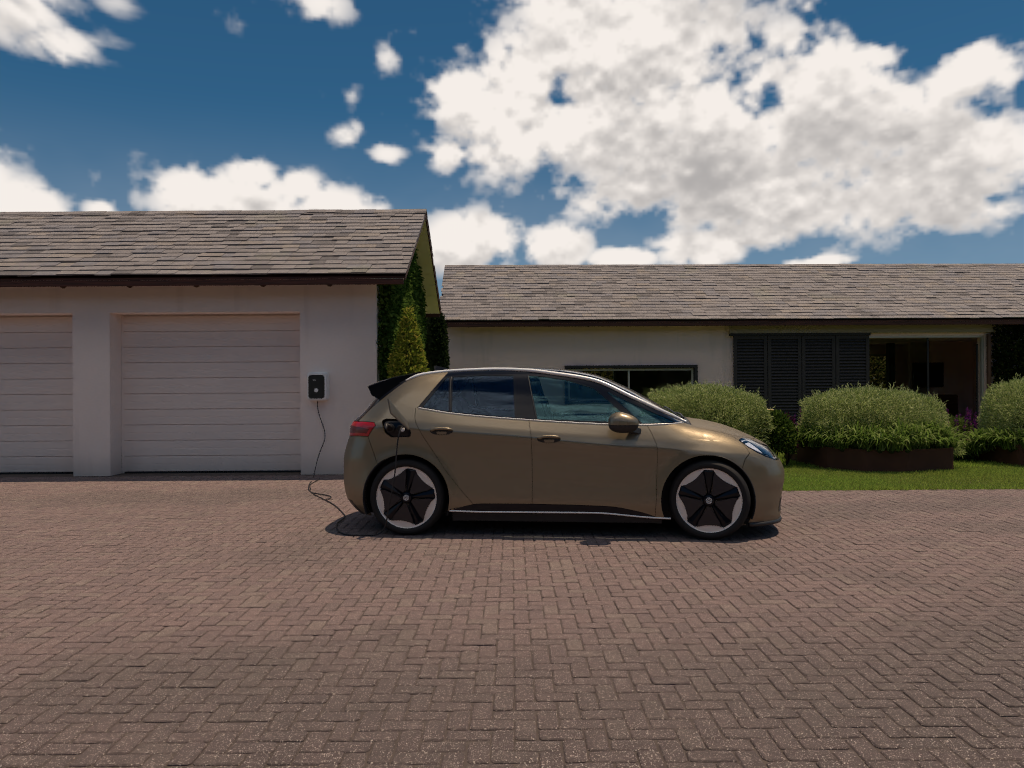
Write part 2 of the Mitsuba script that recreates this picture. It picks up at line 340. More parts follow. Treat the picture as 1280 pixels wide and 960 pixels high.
def slate_roof(parent, mkey, o, e, s, L0, L1, S, H, W, seed, nparts, thick=.019):
    """o: a point on the eave; e: along the eave; s: up the slope. Slates L0..L1 along, S up, parts = the largest in view."""
    e, s, o = (np.asarray(v, float) for v in (e, s, o)); n = np.cross(e, s)
    mat(mkey, proc(slate_tone(o.tolist(), e.tolist(), s.tolist(), H, W, seed)), .7, spec=.4)
    B = np.array([(0, 0, 0), (1, 0, 0), (1, 1, 0), (0, 1, 0), (0, 0, 1), (1, 0, 1), (1, 1, 1), (0, 1, 1)], float)
    F = np.array([(4, 5, 6), (4, 6, 7), (0, 1, 5), (0, 5, 4), (1, 2, 6), (1, 6, 5), (3, 0, 4), (3, 4, 7), (2, 3, 7), (2, 7, 6)])
    unit = mikit.ply((B, F), mkey)
    items = []
    for row in range(int(math.ceil(S / H))):
        off = 3.0 * float(np_rand(row, seed, 1)); k = np.arange(int(L0 / W + off) - 1, int(L1 / W + off) + 3)
        j = (k + .5 * (np_rand(k, row, seed) - .5) - off) * W
        for a0, a1, kk in zip(j[:-1], j[1:], k):
            a0, a1 = max(a0, L0), min(a1, L1)
            if a1 - a0 < .03: continue
            dz, db, th = rng.normal() * .002, rng.normal() * .007, thick * rng.uniform(.75, 1.45)
            b0 = row * H + db; ln = min(H * 1.55, S + .04 - b0)
            if ln < .03: continue
            # lies on the course below: butt lifted by a slate's thickness
            lift = thick * 1.25
            sx = e * (a1 - a0 - .004); sy = s * ln - n * lift + e * rng.normal() * .002; sz = n * th
            p0 = o + e * (a0 + .002) + s * b0 + n * (lift + .004 + dz)
            Mx = np.eye(4); Mx[:3, 0], Mx[:3, 1], Mx[:3, 2], Mx[:3, 3] = sx, sy, sz, p0
            c = p0 + sx / 2 + sy / 2; d = c - [0, 0, 1.42]
            size = (a1 - a0) * ln * abs(n @ d) / np.linalg.norm(d) ** 3 if d[1] > 0 and abs(d[0]) < .655 * d[1] else 0
            items.append((size, Mx))
    items.sort(key=lambda t: -t[0])
    for sz, Mx in items[:nparts]: put('slate', unit, None, parent, world=Mx)
    v = [trimesh.transform_points(B, Mx) for _, Mx in items[nparts:]]
    put('slate_field', (np.vstack(v), np.vstack([F + 8 * k for k in range(len(v))])), mkey, parent, kind='stuff')

# ------------------------------------------------------------------ garage
GF, GX1, GX0, GB = 12.30, -2.15, -14.0, 17.1       # front wall, right end, left end, back
EY, EZ, RY = 11.76, 3.09, 14.70                    # eave edge, its height, ridge line
pitch = math.atan2(4.70 - EZ, RY - EY); PC, PS = math.cos(pitch), math.sin(pitch)
def garage_top(y): return EZ + (min(y, 2 * RY - y) - EY) * math.tan(pitch)
g = thing('garage', 'long pale plastered garage with two roll-up doors and a slate gable roof', 'building')
front = sbox(GX0, 0, GX1, garage_top(GF) - .13)
for a, b in ((-6.40, -3.37), (-10.02, -6.99)): front = front.difference(sbox(a, -1, b, 2.60))
w = put('wall', cat([ext_xz(front, GF, GF + .36),
                     ext_yz(Polygon([(GF + .361, 0), (GB, 0), (GB, garage_top(GB) - .13), (RY, garage_top(RY) - .13), (GF + .361, garage_top(GF + .36) - .13)]), GX1 - .3, GX1),
                     bx(GX0, GX1 - .301, GB - .3, GB, 0, garage_top(GB) - .13)]), 'm_plaster', g)
for a, b in ((-6.40, -3.37), (-10.02, -6.99)):
    d = key_of('garage_door', g)
    say(d, label={-6.40: 'white sectional garage door right of the pillar', -10.02: 'white sectional garage door cut by the left picture edge'}.get(a, 'white sectional garage door out of sight on the left'))
    ph = 2.55 / 10
    for k in range(10):
        z0 = .025 + k * ph
        pr = [(0, z0 + .003), (-.0045, z0 + .009), (-.0045, z0 + ph * .46), (-.003, z0 + ph * .48), (-.003, z0 + ph * .5), (-.0045, z0 + ph * .52), (-.0045, z0 + ph - .009), (0, z0 + ph - .003), (.03, z0 + ph - .003), (.03, z0 + .003)]
        put('panel', ext_yz(Polygon([(GF + .37 + y, z) for y, z in pr]), a + .02, b - .02), 'm_garage_door', d)
    put('seal', bx(a, b, GF + .385, GF + .40, 0, .022), 'm_black', d)
    put('frame', cat([bx(a, a + .035, GF + .365, GF + .42, 0, 2.6), bx(b - .035, b, GF + .365, GF + .42, 0, 2.6), bx(a, b, GF + .40, GF + .44, 0, 2.66)]), 'm_garage_door', d)
RX1, RX0 = -1.60, -13.9
roof = key_of('roof', g); say(roof, label='weathered grey slate roof')
slopeL = (RY - EY) / PC
slate_roof(roof, 'm_slate_garage', (0, EY, EZ), (1, 0, 0), (0, PC, PS), RX0, RX1, slopeL, .197, .30, 3, 300)
slate_roof(roof, 'm_slate_garage_back', (0, 2 * RY - EY, EZ), (-1, 0, 0), (0, -PC, PS), -RX1, -RX0, slopeL, .197, .30, 4, 0)
for k in range(int((RX1 - RX0) / .32)):
    x0 = RX1 - .002 - k * .32
    for sgn in (-1, 1):
        m = trimesh.creation.box(extents=(.315, .17, .014)); m.apply_transform(trimesh.transformations.rotation_matrix(-sgn * pitch, [1, 0, 0]))
        m.apply_translation((x0 - .158, RY + sgn * .074, EZ + slopeL * PS + .012 + rng.normal() * .003)); put('ridge_slate', m, 'm_slate_garage', roof)
# deck, fascia, barge boards, soffit planks, round rafters
deck = [(EY + .03, EZ - .012), (RY, EZ + (RY - EY) * math.tan(pitch) - .010), (2 * RY - EY - .03, EZ - .012), (2 * RY - EY - .03, EZ - .045), (RY, EZ + (RY - EY) * math.tan(pitch) - .045), (EY + .03, EZ - .045)]
put('deck', ext_yz(Polygon(deck), RX0 + .05, RX1 - .035), 'm_fascia', roof)
put('fascia', bx(RX0, RX1 - .045, EY + .022, EY + .05, EZ - .135, EZ - .048, .003), 'm_fascia', g)
put('fascia', bx(RX0, RX1 - .03, 2 * RY - EY - .05, 2 * RY - EY - .022, EZ - .135, EZ - .048), 'm_fascia', g)
def barge(x0, x1, h):
    tp = math.tan(pitch)
    q = [(EY + .03, EZ - .005), (RY, EZ + (RY - EY) * tp - .003), (2 * RY - EY - .03, EZ - .005), (2 * RY - EY - .03, EZ - .005 - h), (RY, EZ + (RY - EY) * tp - .003 - h * 1.1), (EY + .03, EZ - .005 - h)]
    return ext_yz(Polygon(q), x0, x1)
put('barge_board', barge(RX1 - .033, RX1 - .012, .065), 'm_fascia', g)
for sgn in (-1, 1):
    for k in range(9):
        a0, a1 = k * slopeL / 9 + .004, (k + 1) * slopeL / 9 - .004
        m = bx(GX1 + .003, RX1 - .036, a0, a1, -.075, -.052); R = np.eye(4)
        if sgn < 0: R[:3, 1] = (0, PC, PS); R[:3, 2] = (0, -PS, PC); R[:3, 3] = (0, EY, EZ)
        else: R[:3, 0] = (1, 0, 0); R[:3, 1] = (0, -PC, PS); R[:3, 2] = (0, PS, PC); R[:3, 3] = (0, 2 * RY - EY, EZ)
        put('soffit_plank', moved(m, R), 'm_soffit', g)
for k in range(13):
    x = -2.78 - k * 1.02
    if x < GX0 + .3: break
    put('rafter_end', tube([(x, EY + .055, EZ - .115), (x, GF + .02, EZ - .115 + (GF - EY - .035) * math.tan(pitch))], .052, 10), 'm_pole', g, smooth=40)

# ------------------------------------------------------------------ long house at the back right (its own frame: u along, v back)
HB = math.radians(1.6); HE = np.array([math.cos(HB), math.sin(HB), 0]); HN = np.array([-math.sin(HB), math.cos(HB), 0])
HM = np.eye(4); HM[:3, 0] = HE; HM[:3, 1] = HN; HM[:3, 3] = (0, 20.2, 0)
h = thing('house', 'long low plastered house with slate roof, louvred shutters and open glass doors', 'building')
HEZ, HPITCH, HRUN = 3.02, math.radians(27.5), 3.75
hp_c, hp_s, hp_t = math.cos(HPITCH), math.sin(HPITCH), math.tan(HPITCH)
HV0, HV1, HU0, HU1 = -.50, -.50 + 2 * HRUN, -1.92, 22.0
hput = lambda name, m, b, parent=None, **k: put(name, moved(m, HM), b, parent, **k)
def htop(v): return HEZ + (min(v, HV0 + HV1 - v) - HV0) * hp_t
wall_top = htop(0) - .12
DZ = 2.63
wallp = sbox(HU0 + .12, 0, HU1, wall_top).difference(sbox(1.45, .95, 4.80, 1.82)).difference(sbox(9.45, -1, 12.58, DZ))
backp = sbox(HU0 + .12, 0, HU1, wall_top).difference(sbox(10.2, -.1, 13.35, 2.35)).difference(sbox(2.55, 1.0, 3.72, 2.1))
hput('wall', cat([ext_xz(wallp, 0, .30), ext_xz(backp, 6.2, 6.5),
                  ext_yz(Polygon([(.301, 0), (6.199, 0), (6.199, htop(6.2) - .12), (HV0 + HRUN, htop(HV0 + HRUN) - .12), (.301, htop(.301) - .12)]), HU0 + .12, HU0 + .42),
                  bx(15.2, 15.4, .301, 6.199, 0, 2.75), bx(5.2, 5.35, .301, 6.199, 0, 2.75)]), 'm_plaster_house', h)
hput('ceiling', bx(5.36, 15.19, .302, 6.198, 2.70, 2.74), 'm_plaster_house', h)
mat('m_floor', (.10, .075, .055), .4)
hput('floor', bx(-1.5, 15.19, .302, 6.198, -.02, .04), 'm_floor', h)
hroof = key_of('roof', h); say(hroof, label='sunlit grey slate roof of the long house')
hs = hp_s; hS = HRUN / hp_c
o = (HM @ [0, HV0, HEZ, 1])[:3]; slate_roof(hroof, 'm_slate_house', o, HE, HN * hp_c + np.array([0, 0, hp_s]), HU0, 20.5, hS, .205, .32, 6, 300)
o = (HM @ [0, HV1, HEZ, 1])[:3]; slate_roof(hroof, 'm_slate_house_back', o, -HE, -HN * hp_c + np.array([0, 0, hp_s]), -20.5, -HU0, hS, .41, .64, 7, 0)
for k in range(62):
    for sgn in (-1, 1):
        m = trimesh.creation.box(extents=(.34, .18, .014)); m.apply_transform(trimesh.transformations.rotation_matrix(-sgn * HPITCH, [1, 0, 0]))
        m.apply_translation((HU0 + .175 + k * .345, HV0 + HRUN + sgn * .078, HEZ + HRUN * hp_t + .014 + rng.normal() * .003)); hput('ridge_slate', m, 'm_slate_house', hroof)
hput('deck', ext_yz(Polygon([(HV0 + .03, HEZ - .012), (HV0 + HRUN, HEZ + HRUN * hp_t - .010), (HV1 - .03, HEZ - .012), (HV1 - .03, HEZ - .05), (HV0 + HRUN, HEZ + HRUN * hp_t - .05), (HV0 + .03, HEZ - .05)]), HU0 + .03, 20.4), 'm_fascia', hroof)
hput('fascia', bx(HU0 + .02, 20.4, HV0 + .022, HV0 + .05, HEZ - .14, HEZ - .052, .003), 'm_fascia', h)
for k in range(19):
    u = -1.1 + k * 1.02
    hput('rafter_end', tube([(u, HV0 + .055, HEZ - .105), (u, .02, HEZ - .105 + (-.035 - HV0) * hp_t)], .05, 10), 'm_pole', h, smooth=40)
# window with box frame
mat('m_frame', (.032, .030, .031), .6, spec=.25)
mat('m_alu', (.50, .47, .43), .4, .35)
mat('m_shutter', (.058, .051, .052), .75, spec=.15)
scene['m_pane'] = {'type': 'thindielectric', 'int_ior': 1.6, 'specular_transmittance': rgb(.62, .66, .64)}
def frame_xz(u0, u1, z0, z1, t, v0, v1): return ext_xz(sbox(u0, z0, u1, z1).difference(sbox(u0 + t, z0 + t, u1 - t, z1 - t)), v0, v1)
win = key_of('window', h); say(win, label='wide low window in a dark box frame')
hput('frame', frame_xz(1.38, 4.87, .88, 1.89, .075, -.09, .10), 'm_frame', win)
hput('inner_frame', cat([frame_xz(1.47, 4.78, .97, 1.80, .05, .02, .07), bx(3.05, 3.10, .02, .07, 1.02, 1.75)]), 'm_alu', win)
hput('pane', bx(1.52, 4.73, .045, .049, 1.02, 1.75).copy(), 'm_pane', win)
hput('back_window', frame_xz(2.553, 3.717, 1.003, 2.097, .05, 6.25, 6.31), 'm_alu', h)
# louvred shutters
hput('shutter_rail', bx(5.72, 9.45, -.13, -.03, 2.64, 2.70), 'm_frame', h)
for k in range(4):
    u0 = 5.82 + k * .905; u1 = u0 + .885; sh = key_of('shutter', h)
    hput('frame', frame_xz(u0, u1, .06, 2.635, .085, -.105, -.06), 'm_shutter', sh)
    nsl = 29
    for q in range(nsl):
        z = .17 + (q + .5) * (2.38 / nsl); m = trimesh.creation.box(extents=(u1 - u0 - .168, .062, .009)); m.apply_transform(trimesh.transformations.rotation_matrix(math.radians(52), [1, 0, 0]))
        m.apply_translation(((u0 + u1) / 2, -.083, z)); hput('slat', m, 'm_shutter', sh)
    hput('backing', bx(u0 + .05, u1 - .05, -.052, -.045, .1, 2.6), 'm_dark', sh)
# open glass doors: frame, two panes slid to the left half, things in the dark room
dr_ = key_of('glass_door', h); say(dr_, label='wide aluminium framed glass doors standing partly open')
hput('frame', cat([bx(9.46, 12.57, .02, .10, DZ - .055, DZ - .003), bx(12.515, 12.57, .02, .10, 0.02, DZ - .056)]), 'm_alu', dr_)
hput('pane', bx(9.5, 11.05, .05, .056, .06, 2.55), 'm_pane', dr_)
hput('stile', cat([bx(11.05, 11.10, .04, .075, .06, 2.57), bx(12.40, 12.44, .06, .09, .06, 2.4)]), 'm_frame', dr_)
mat('m_beam', proc(plaster((.34, .285, .225))), .9, spec=.2)
hput('beam', bx(5.72, 12.98, -.12, -.002, 2.705, 2.93, .004), 'm_beam', h)
mat('m_post', (.10, .045, .025), .6)
hput('post', tube([(12.63, -.10, 0.0), (12.63, -.10, 2.66)], .055, 12), 'm_post', h, smooth=40)
bk = key_of('back_door', h); say(bk, label='pale frame of the far glass door seen through the room')
hput('frame', cat([bx(12.35, 12.45, 6.14, 6.198, .05, 2.36), bx(12.46, 13.34, 6.14, 6.198, 2.28, 2.36), bx(11.6, 12.34, 6.15, 6.198, 2.28, 2.36)]), 'm_alu', bk)
hput('inner_post', bx(12.72, 12.92, 5.2, 5.4, .04, 2.695), 'm_frame', h)
hput('partition', bx(13.1, 15.18, 4.6, 4.72, .04, 2.695), 'm_plaster_house', h)
tv = put('television', moved(bx(13.15, 14.15, 4.50, 4.58, 1.22, 2.02, .01), HM), None, None); scene[tv]['bsdf'] = {'type': 'ref', 'id': 'm_frame'}
say(tv, 'dark flat television on the partition inside the open room', 'television')
mat('m_wood', proc(timber((.16, .07, .035), (.09, .04, .02))), .5)
sb = thing('sideboard', 'low brown wooden sideboard below the television in the room', 'sideboard')
hput('cabinet', bx(13.15, 14.4, 4.15, 4.58, .10, .98, .008), 'm_wood', sb); hput('base', bx(13.2, 14.35, 4.2, 4.55, .04, .098), 'm_black', sb)
tb = thing('table', 'small table with a pale edge inside the open room', 'table')
hput('tabletop', bx(11.3, 12.35, 1.9, 2.7, .96, 1.0, .006), 'm_alu', tb)
for a in (11.36, 12.29):
    for b in (1.96, 2.64): hput('leg', bx(a - .025, a + .025, b - .025, b + .025, .04, .959), 'm_frame', tb)
mat('m_brick', (.34, .20, .15), .85)
for k in range(10):
    put('threshold_brick', moved(bx(4.9 + k * .215, 5.105 + k * .215, -.62, -.5, -.02, .12 + rng.normal() * .003, .006), HM), 'm_brick', h)
# ------------------------------------------------------------------ the car: one smooth body surface F = 0, cut into its panels
# car axes: x forward from the rear axle, y to its left, z up; the side towards the driveway is y < 0
def table(pts, lo, hi, n=1200):
    p = np.array(sorted(pts)); q = PchipInterpolator(p[:, 0], p[:, 1])
    xs = np.linspace(lo, hi, n); ys = q(np.clip(xs, p[0, 0], p[-1, 0]))
    return lambda x: np.interp(x, xs, ys)
car_top = table([(-.9,1.40),(-.6,1.42),(-.284,1.497),(.06,1.545),(.571,1.582),(.85,1.587),(1.074,1.588),(1.405,1.571),(1.733,1.520),(2.058,1.396),(2.379,1.226),
                 (2.60,1.099),(2.69,1.078),(2.855,1.052),(3.02,1.012),(3.248,.925),(3.35,.875),(3.43,.83),(3.50,.765),(3.56,.69),(3.62,.6)], -.9, 3.7)
car_front = table([(.09,3.50),(.127,3.525),(.19,3.54),(.25,3.535),(.33,3.545),(.42,3.56),(.50,3.58),(.58,3.59),(.65,3.585),(.75,3.56),(.85,3.52),(1.0,3.46),(1.6,3.40)], 0, 1.7)
car_rear = table([(.10,-.54),(.155,-.62),(.22,-.695),(.31,-.76),(.47,-.79),(.67,-.79),(.80,-.765),(.92,-.725),(1.0,-.715),(1.056,-.685),(1.11,-.615),(1.31,-.44),(1.45,-.30),(1.6,-.15)], 0, 1.7)
car_crease = table([(-.8,1.03),(.156,1.005),(.7,.972),(1.19,.935),(1.483,.905),(1.919,.866),(2.312,.838),(2.767,.80),(3.6,.74)], -.9, 3.7)
car_belt = table([(-.8,1.24),(-.2,1.235),(.141,1.192),(.393,1.15),(.697,1.118),(1.148,1.083),(1.444,1.064),(1.884,1.043),(2.247,1.037),(2.605,1.045),(3.6,.98)], -.9, 3.7)
car_low = table([(-1.0,.868),(-.9,.884),(-.75,.893),(-.5,.889),(-.3,.8905),(-.12,.8985),(-.04,.9045),(0,.906)], -1, 0)
car_sh = table([(0,.906),(.08,.902),(.3,.891),(.6,.869),(1,.836)], 0, 1)
XM = 1.4
def car_side(x, z):
    zc = car_crease(x); zb = car_belt(x)
    low = car_low(np.clip((z - zc) / (zc - .17), -1, 0)); sh = car_sh(np.clip((z - zc) / (zb - zc), 0, 1))
    h = np.clip(z - zb, 0, 1); w = np.where(z < zc, low, np.where(z < zb, sh, .836 - .47 * h - .28 * h * h))
    for wx in (0., 2.767):
        r = np.hypot(x - wx, z - .345); w = w + .017 * np.exp(-((r - .40) / .085) ** 2) * (z < zc + .1)
    f = (x - XM) / (car_front(z) - XM); b = (XM - x) / (XM - car_rear(z))
    xi = np.where(x > XM, f, b); a = np.where(x > XM, 10., 9.)
    q = 1 - np.clip(xi, 0, 3) ** a
    return np.where(q > 0, w * np.clip(q, 1e-9, 1) ** (1 / 2.7), -(xi - 1) * 2)
def car_F(p):
    x, y, z = p[..., 0], np.abs(p[..., 1]), p[..., 2]
    bend = np.interp(x, [1.2, 2.0, 2.6, 2.9, 3.6], [0, .04, .05, .14, .2])
    T = car_top(x + bend * y * y) - .05 * y * y
    k = np.interp(x, [1.9, 2.75], [.05, .16])
    a, b = y - car_side(x, z), z - T
    return .5 * (a + b + np.sqrt((a - b) ** 2 + k * k))
def car_normal(p, e=1e-3):
    g = np.stack([car_F(p + e * d) - car_F(p - e * d) for d in np.eye(3)], -1)
    return g / np.maximum(np.linalg.norm(g, axis=-1, keepdims=True), 1e-9)
def car_solve(o, d, t0, t1, n=46):
    lo = np.full(len(o), float(t0)); hi = np.full(len(o), float(t1))
    for _ in range(n):
        m = .5 * (lo + hi); inside = car_F(o + m[:, None] * d) < 0
        lo = np.where(inside, m, lo); hi = np.where(inside, hi, m)
    return o + (.5 * (lo + hi))[:, None] * d

CAR_YAW = math.radians(-6.5); CM = rot_z(-6.5); CM[:3, 3] = (-.9, 8.13, 0)
def paint_color(p, n, uv):
    x, y, z = mi.Float(p.x), mi.Float(p.y), mi.Float(p.z)
    return mi.Color3f(.235, .187, .118) * (.94 + .12 * noise(x * 700, y * 700, z * 700))
scene['m_paint'] = two({'type': 'blendbsdf', 'weight': .05,      # metallic base under a thin mirror-like lacquer
    'base': {'type': 'principled', 'base_color': proc(paint_color), 'metallic': .82, 'roughness': .50, 'specular': .5, 'clearcoat': 1.0, 'clearcoat_gloss': .97},
    'lacquer': {'type': 'roughconductor', 'material': 'none', 'alpha': .03, 'distribution': 'ggx'}})
mat('m_gloss_black', (.006, .007, .012), .12, spec=.32)
mat('m_trim_black', (.018, .018, .020), .45)
mat('m_chrome', (.90, .89, .88), .3, metal=.35)
mat('m_tyre', (.017, .0165, .017), .7, spec=.3)
mat('m_rim_silver', (.78, .72, .67), .4, metal=.2)
mat('m_rim_dark', (.034, .028, .031), .40, metal=.2)
mat('m_rubber', (.015, .015, .016), .6)
mat('m_white_plastic', (.82, .81, .80), .35, spec=.5)
mat('m_seat', (.030, .032, .038), .9, spec=.1)
mat('m_dash', (.018, .019, .023), .9, spec=.1)
mat('m_red', (.42, .008, .014), .18, spec=.6, coat=1.0)
mat('m_red_dark', (.13, .004, .008), .25, coat=1.0)
mat('m_lamp_inner', (.03, .034, .045), .4)
scene['m_windscreen'] = {'type': 'thindielectric', 'int_ior': 1.5, 'specular_transmittance': rgb(.34, .42, .42)}
mat('m_reflector', (.80, .82, .85), .3, metal=.25)
scene['m_glass_tint'] = {'type': 'thindielectric', 'int_ior': 1.5, 'specular_transmittance': rgb(.010, .012, .016), 'specular_reflectance': rgb(.40, .58, .85)}
scene['m_glass'] = {'type': 'thindielectric', 'int_ior': 1.6, 'specular_transmittance': rgb(.38, .50, .52), 'specular_reflectance': rgb(.42, .88, 1.0)}
scene['m_lens'] = {'type': 'thindielectric', 'int_ior': 1.3, 'specular_transmittance': rgb(.93, .95, 1.0)}

car = thing('car', 'bronze gold five-door electric hatchback with black roof, plugged in on the brick driveway', 'car')
RCEN, FCEN = np.array([.55, 0, .62]), np.array([2.3, 0, .40])
def side(xz):
    """points of the body's right side at (x, z)"""
    xz = np.asarray(xz, float); o = np.c_[xz[:, 0], np.zeros(len(xz)), xz[:, 1]]
    return car_solve(o, np.tile([0, -1., 0], (len(o), 1)), 0, 1.1)
def top(xy):
    xy = np.asarray(xy, float); o = np.c_[xy[:, 0], xy[:, 1], np.full(len(xy), .5)]
    return car_solve(o, np.tile([0, 0, 1.], (len(o), 1)), 0, 1.3)
def end(yz, s):
    yz = np.asarray(yz, float); o = np.c_[np.full(len(yz), 1.4), yz]
    return car_solve(o, np.tile([s, 0, 0.], (len(o), 1)), .5, 2.6)
def dense(p, step=.012):
    p = np.asarray(p, float); out = []
    for a, b in zip(p[:-1], p[1:]):
        n = max(1, int(np.linalg.norm(b - a) / step)); out += [a + (b - a) * t for t in np.arange(n) / n]
    return np.array(out + [p[-1]])
def curve(p, n=40):
    p = np.asarray(p, float); s = np.r_[0, np.cumsum(np.linalg.norm(np.diff(p, axis=0), axis=1))]
    return PchipInterpolator(s, p, axis=0)(np.linspace(0, s[-1], n))
SP = .95
def crease_par(x): return SP * np.arctan2(car_crease(x) - .62, .90)      # rows of the mesh run along the shoulder crease
_q = np.linspace(2.2, 3.30, 60); _q = side(np.c_[_q, car_crease(_q)]) - FCEN
def crease_front(az): return np.interp(az, np.arctan2(_q[:, 1], _q[:, 0]), np.arctan2(_q[:, 2], np.hypot(_q[:, 0], _q[:, 1])))
def to_par(P, mode):
    if mode == 'cyl': return np.c_[P[:, 0], np.arctan2(P[:, 2] - .62, -P[:, 1]) * SP - crease_par(P[:, 0])]
    q = P - (RCEN if mode == 'rear' else FCEN); az = np.arctan2(q[:, 1], q[:, 0])
    if mode == 'rear': az = np.where(az > 0, az - 2 * np.pi, az) + np.pi
    return np.c_[az, np.arctan2(q[:, 2], np.hypot(q[:, 0], q[:, 1])) - (crease_front(az) if mode == 'front' else 0)]
def from_par(U, mode):
    if mode == 'cyl':
        f = (U[:, 1] + crease_par(U[:, 0])) / SP; o = np.c_[U[:, 0], 0 * f, 0 * f + .62]; d = np.c_[0 * f, -np.cos(f), np.sin(f)]
        return car_solve(o, d, .02, 1.6)
    az = U[:, 0] - (np.pi if mode == 'rear' else 0); e = U[:, 1] + (crease_front(U[:, 0]) if mode == 'front' else 0)
    d = np.c_[np.cos(e) * np.cos(az), np.cos(e) * np.sin(az), np.sin(e)]
    return car_solve(np.tile(RCEN if mode == 'rear' else FCEN, (len(U), 1)), d, .1, 2.4)
def par_poly(P, mode): return Polygon(to_par(np.asarray(P), mode)).buffer(0)
def lift(poly, mode, cell=.022, lip=.014, inset=0.0, gap=.0022):
    """the part of the body surface over a polygon of the parameter plane, with a turned-in edge; (vertices, faces, normals)"""
    poly = poly.buffer(-gap) if gap else poly
    x0, y0, x1, y1 = poly.bounds
    xs, ys = np.arange(x0 - cell * .37, x1 + cell, cell), (np.floor(y0 / cell) - 1) * cell + np.arange(0, y1 - y0 + 3 * cell, cell)
    X, Y = np.meshgrid(xs[:-1], ys[:-1]); cells = shapely.box(X.ravel(), Y.ravel(), X.ravel() + cell, Y.ravel() + cell)
    shapely.prepare(poly)
    inside = shapely.contains_properly(poly, cells); touch = shapely.intersects(poly, cells) & ~inside
    tris = []
    for c in cells[inside]:
        q = shapely.get_coordinates(c)[:4]; tris += [q[[0, 1, 2]], q[[0, 2, 3]]]
    for c in shapely.intersection(cells[touch], poly):
        for gm in getattr(c, 'geoms', [c]):
            if gm.geom_type != 'Polygon' or gm.area < 1e-10: continue
            v, f = trimesh.creation.triangulate_polygon(gm, engine='earcut')
            if len(f): tris += list(np.asarray(v)[f])
    t = np.array(tris).reshape(-1, 2)
    a2 = np.cross(np.c_[t[1::3] - t[0::3], 0 * t[0::3, 0]], np.c_[t[2::3] - t[0::3], 0 * t[0::3, 0]])[:, 2]
    u, inv = np.unique(np.round(t, 7), axis=0, return_inverse=True); f = inv.reshape(-1, 3)
    V = from_par(u, mode); N = car_normal(V)
    fn = np.cross(V[f[:, 1]] - V[f[:, 0]], V[f[:, 2]] - V[f[:, 0]]); flip = (fn * N[f[:, 0]]).sum(1) < 0
    f[flip] = f[flip][:, ::-1]
    V = V - N * inset
    vs, fs, ns, n0 = [V], [f], [N], len(V)
    if lip:
        for gm in getattr(poly, 'geoms', [poly]):
            for ring in [gm.exterior, *gm.interiors]:
                R = shapely.get_coordinates(shapely.segmentize(ring, .012)); A = from_par(R, mode); NA = car_normal(A); A = A - NA * inset; B = A - NA * lip
                tg = np.gradient(A, axis=0); out = np.cross(tg, NA); out /= np.linalg.norm(out, axis=1, keepdims=True) + 1e-9
                k = len(A); i = np.arange(k - 1)
                vs += [A, B]; ns += [out * .5 + NA * .5, out]
                fs += [np.c_[i, i + 1, i + 1 + k] + n0, np.c_[i, i + 1 + k, i + k] + n0]; n0 += 2 * k
    return np.vstack(vs), np.vstack(fs), np.vstack(ns)
def mirror(m):
    v, f, n = m; return v * [1, -1, 1], f[:, ::-1], n * [1, -1, 1]
def both(m):
    a = mirror(m); return np.vstack([m[0], a[0]]), np.vstack([m[1], a[1] + len(m[0])]), np.vstack([m[2], a[2]])
def cput(name, m, bsdf, parent=car, smooth=True, **k):
    if isinstance(m, tuple):
        v = trimesh.transform_points(m[0], CM); n = m[2] @ CM[:3, :3].T; n = n / np.maximum(np.linalg.norm(n, axis=1, keepdims=True), 1e-9)
        key = key_of(name, parent)
        scene[key] = {'type': 'ply', 'filename': meshkit.write_ply((v, m[1]), normals=n), 'face_normals': False, 'bsdf': {'type': 'ref', 'id': bsdf}}
        if k: say(key, **k)
        return key
    return put(name, moved(m, CM), bsdf, parent, smooth=smooth, **k)
def pair(name, m, bsdf, **k):
    a = cput(name, m, bsdf, **k); k.pop('label', None); return a, cput(name, mirror(m), bsdf, **k)

# lines of the body, in side view
rear_cut = curve([(.082, 1.199), (.083, 1.125), (.154, .962), (.251, .812), (.402, .59), (.64, .306)])
b_cut = curve([(1.156, 1.079), (1.172, 1.0), (1.183, .926), (1.188, .72), (1.185, .314)])
fen_cut = curve([(2.235, 1.040), (2.287, .939), (2.325, .818), (2.318, .543), (2.302, .210)])
sill_l = curve([(.64, .306), (.738, .313), (1.185, .314)], 12); sill_r = curve([(1.185, .314), (1.879, .30), (2.166, .251), (2.302, .210)], 20)
silver_l = curve([(.416, .243), (.70, .236), (1.733, .239), (2.30, .200), (2.44, .197)], 30)
belt_pts = [(x, float(car_belt(x)) + .004) for x in np.linspace(.082, 2.60, 60)]
def belt(x0, x1): return np.array([(x, float(car_belt(x)) + .004) for x in np.linspace(x0, x1, max(3, int(abs(x1 - x0) / .03)))])
strip_l = curve([(-.061, 1.458), (-.011, 1.481), (.086, 1.514), (.416, 1.549), (.807, 1.560), (1.1, 1.549), (1.395, 1.513), (1.739, 1.453), (2.125, 1.281), (2.403, 1.146), (2.615, 1.050)], 160)
def arch(cx, r=.412, n=60, z=.355): return np.array([(cx + r * math.cos(t), z + r * math.sin(t)) for t in np.linspace(0, 2 * np.pi, n, endpoint=False)])
P3 = lambda xz, step=.012: side(dense(xz, step))

# ---- doors
for name, a, b, sill, x0, x1 in (('rear_door', rear_cut, b_cut, sill_l, .082, 1.156), ('front_door', b_cut, fen_cut, sill_r, 1.156, 2.235)):
    ring = np.vstack([belt(x0, x1), b, sill[::-1], a[::-1]])
    poly = par_poly(P3(ring), 'cyl')
    if name == 'rear_door': poly = poly.difference(par_poly(P3(np.vstack([arch(0.), arch(0.)[:1]])), 'cyl'))
    pair(name, lift(poly, 'cyl'), 'm_paint')
doors = ['car__rear_door', 'car__front_door']
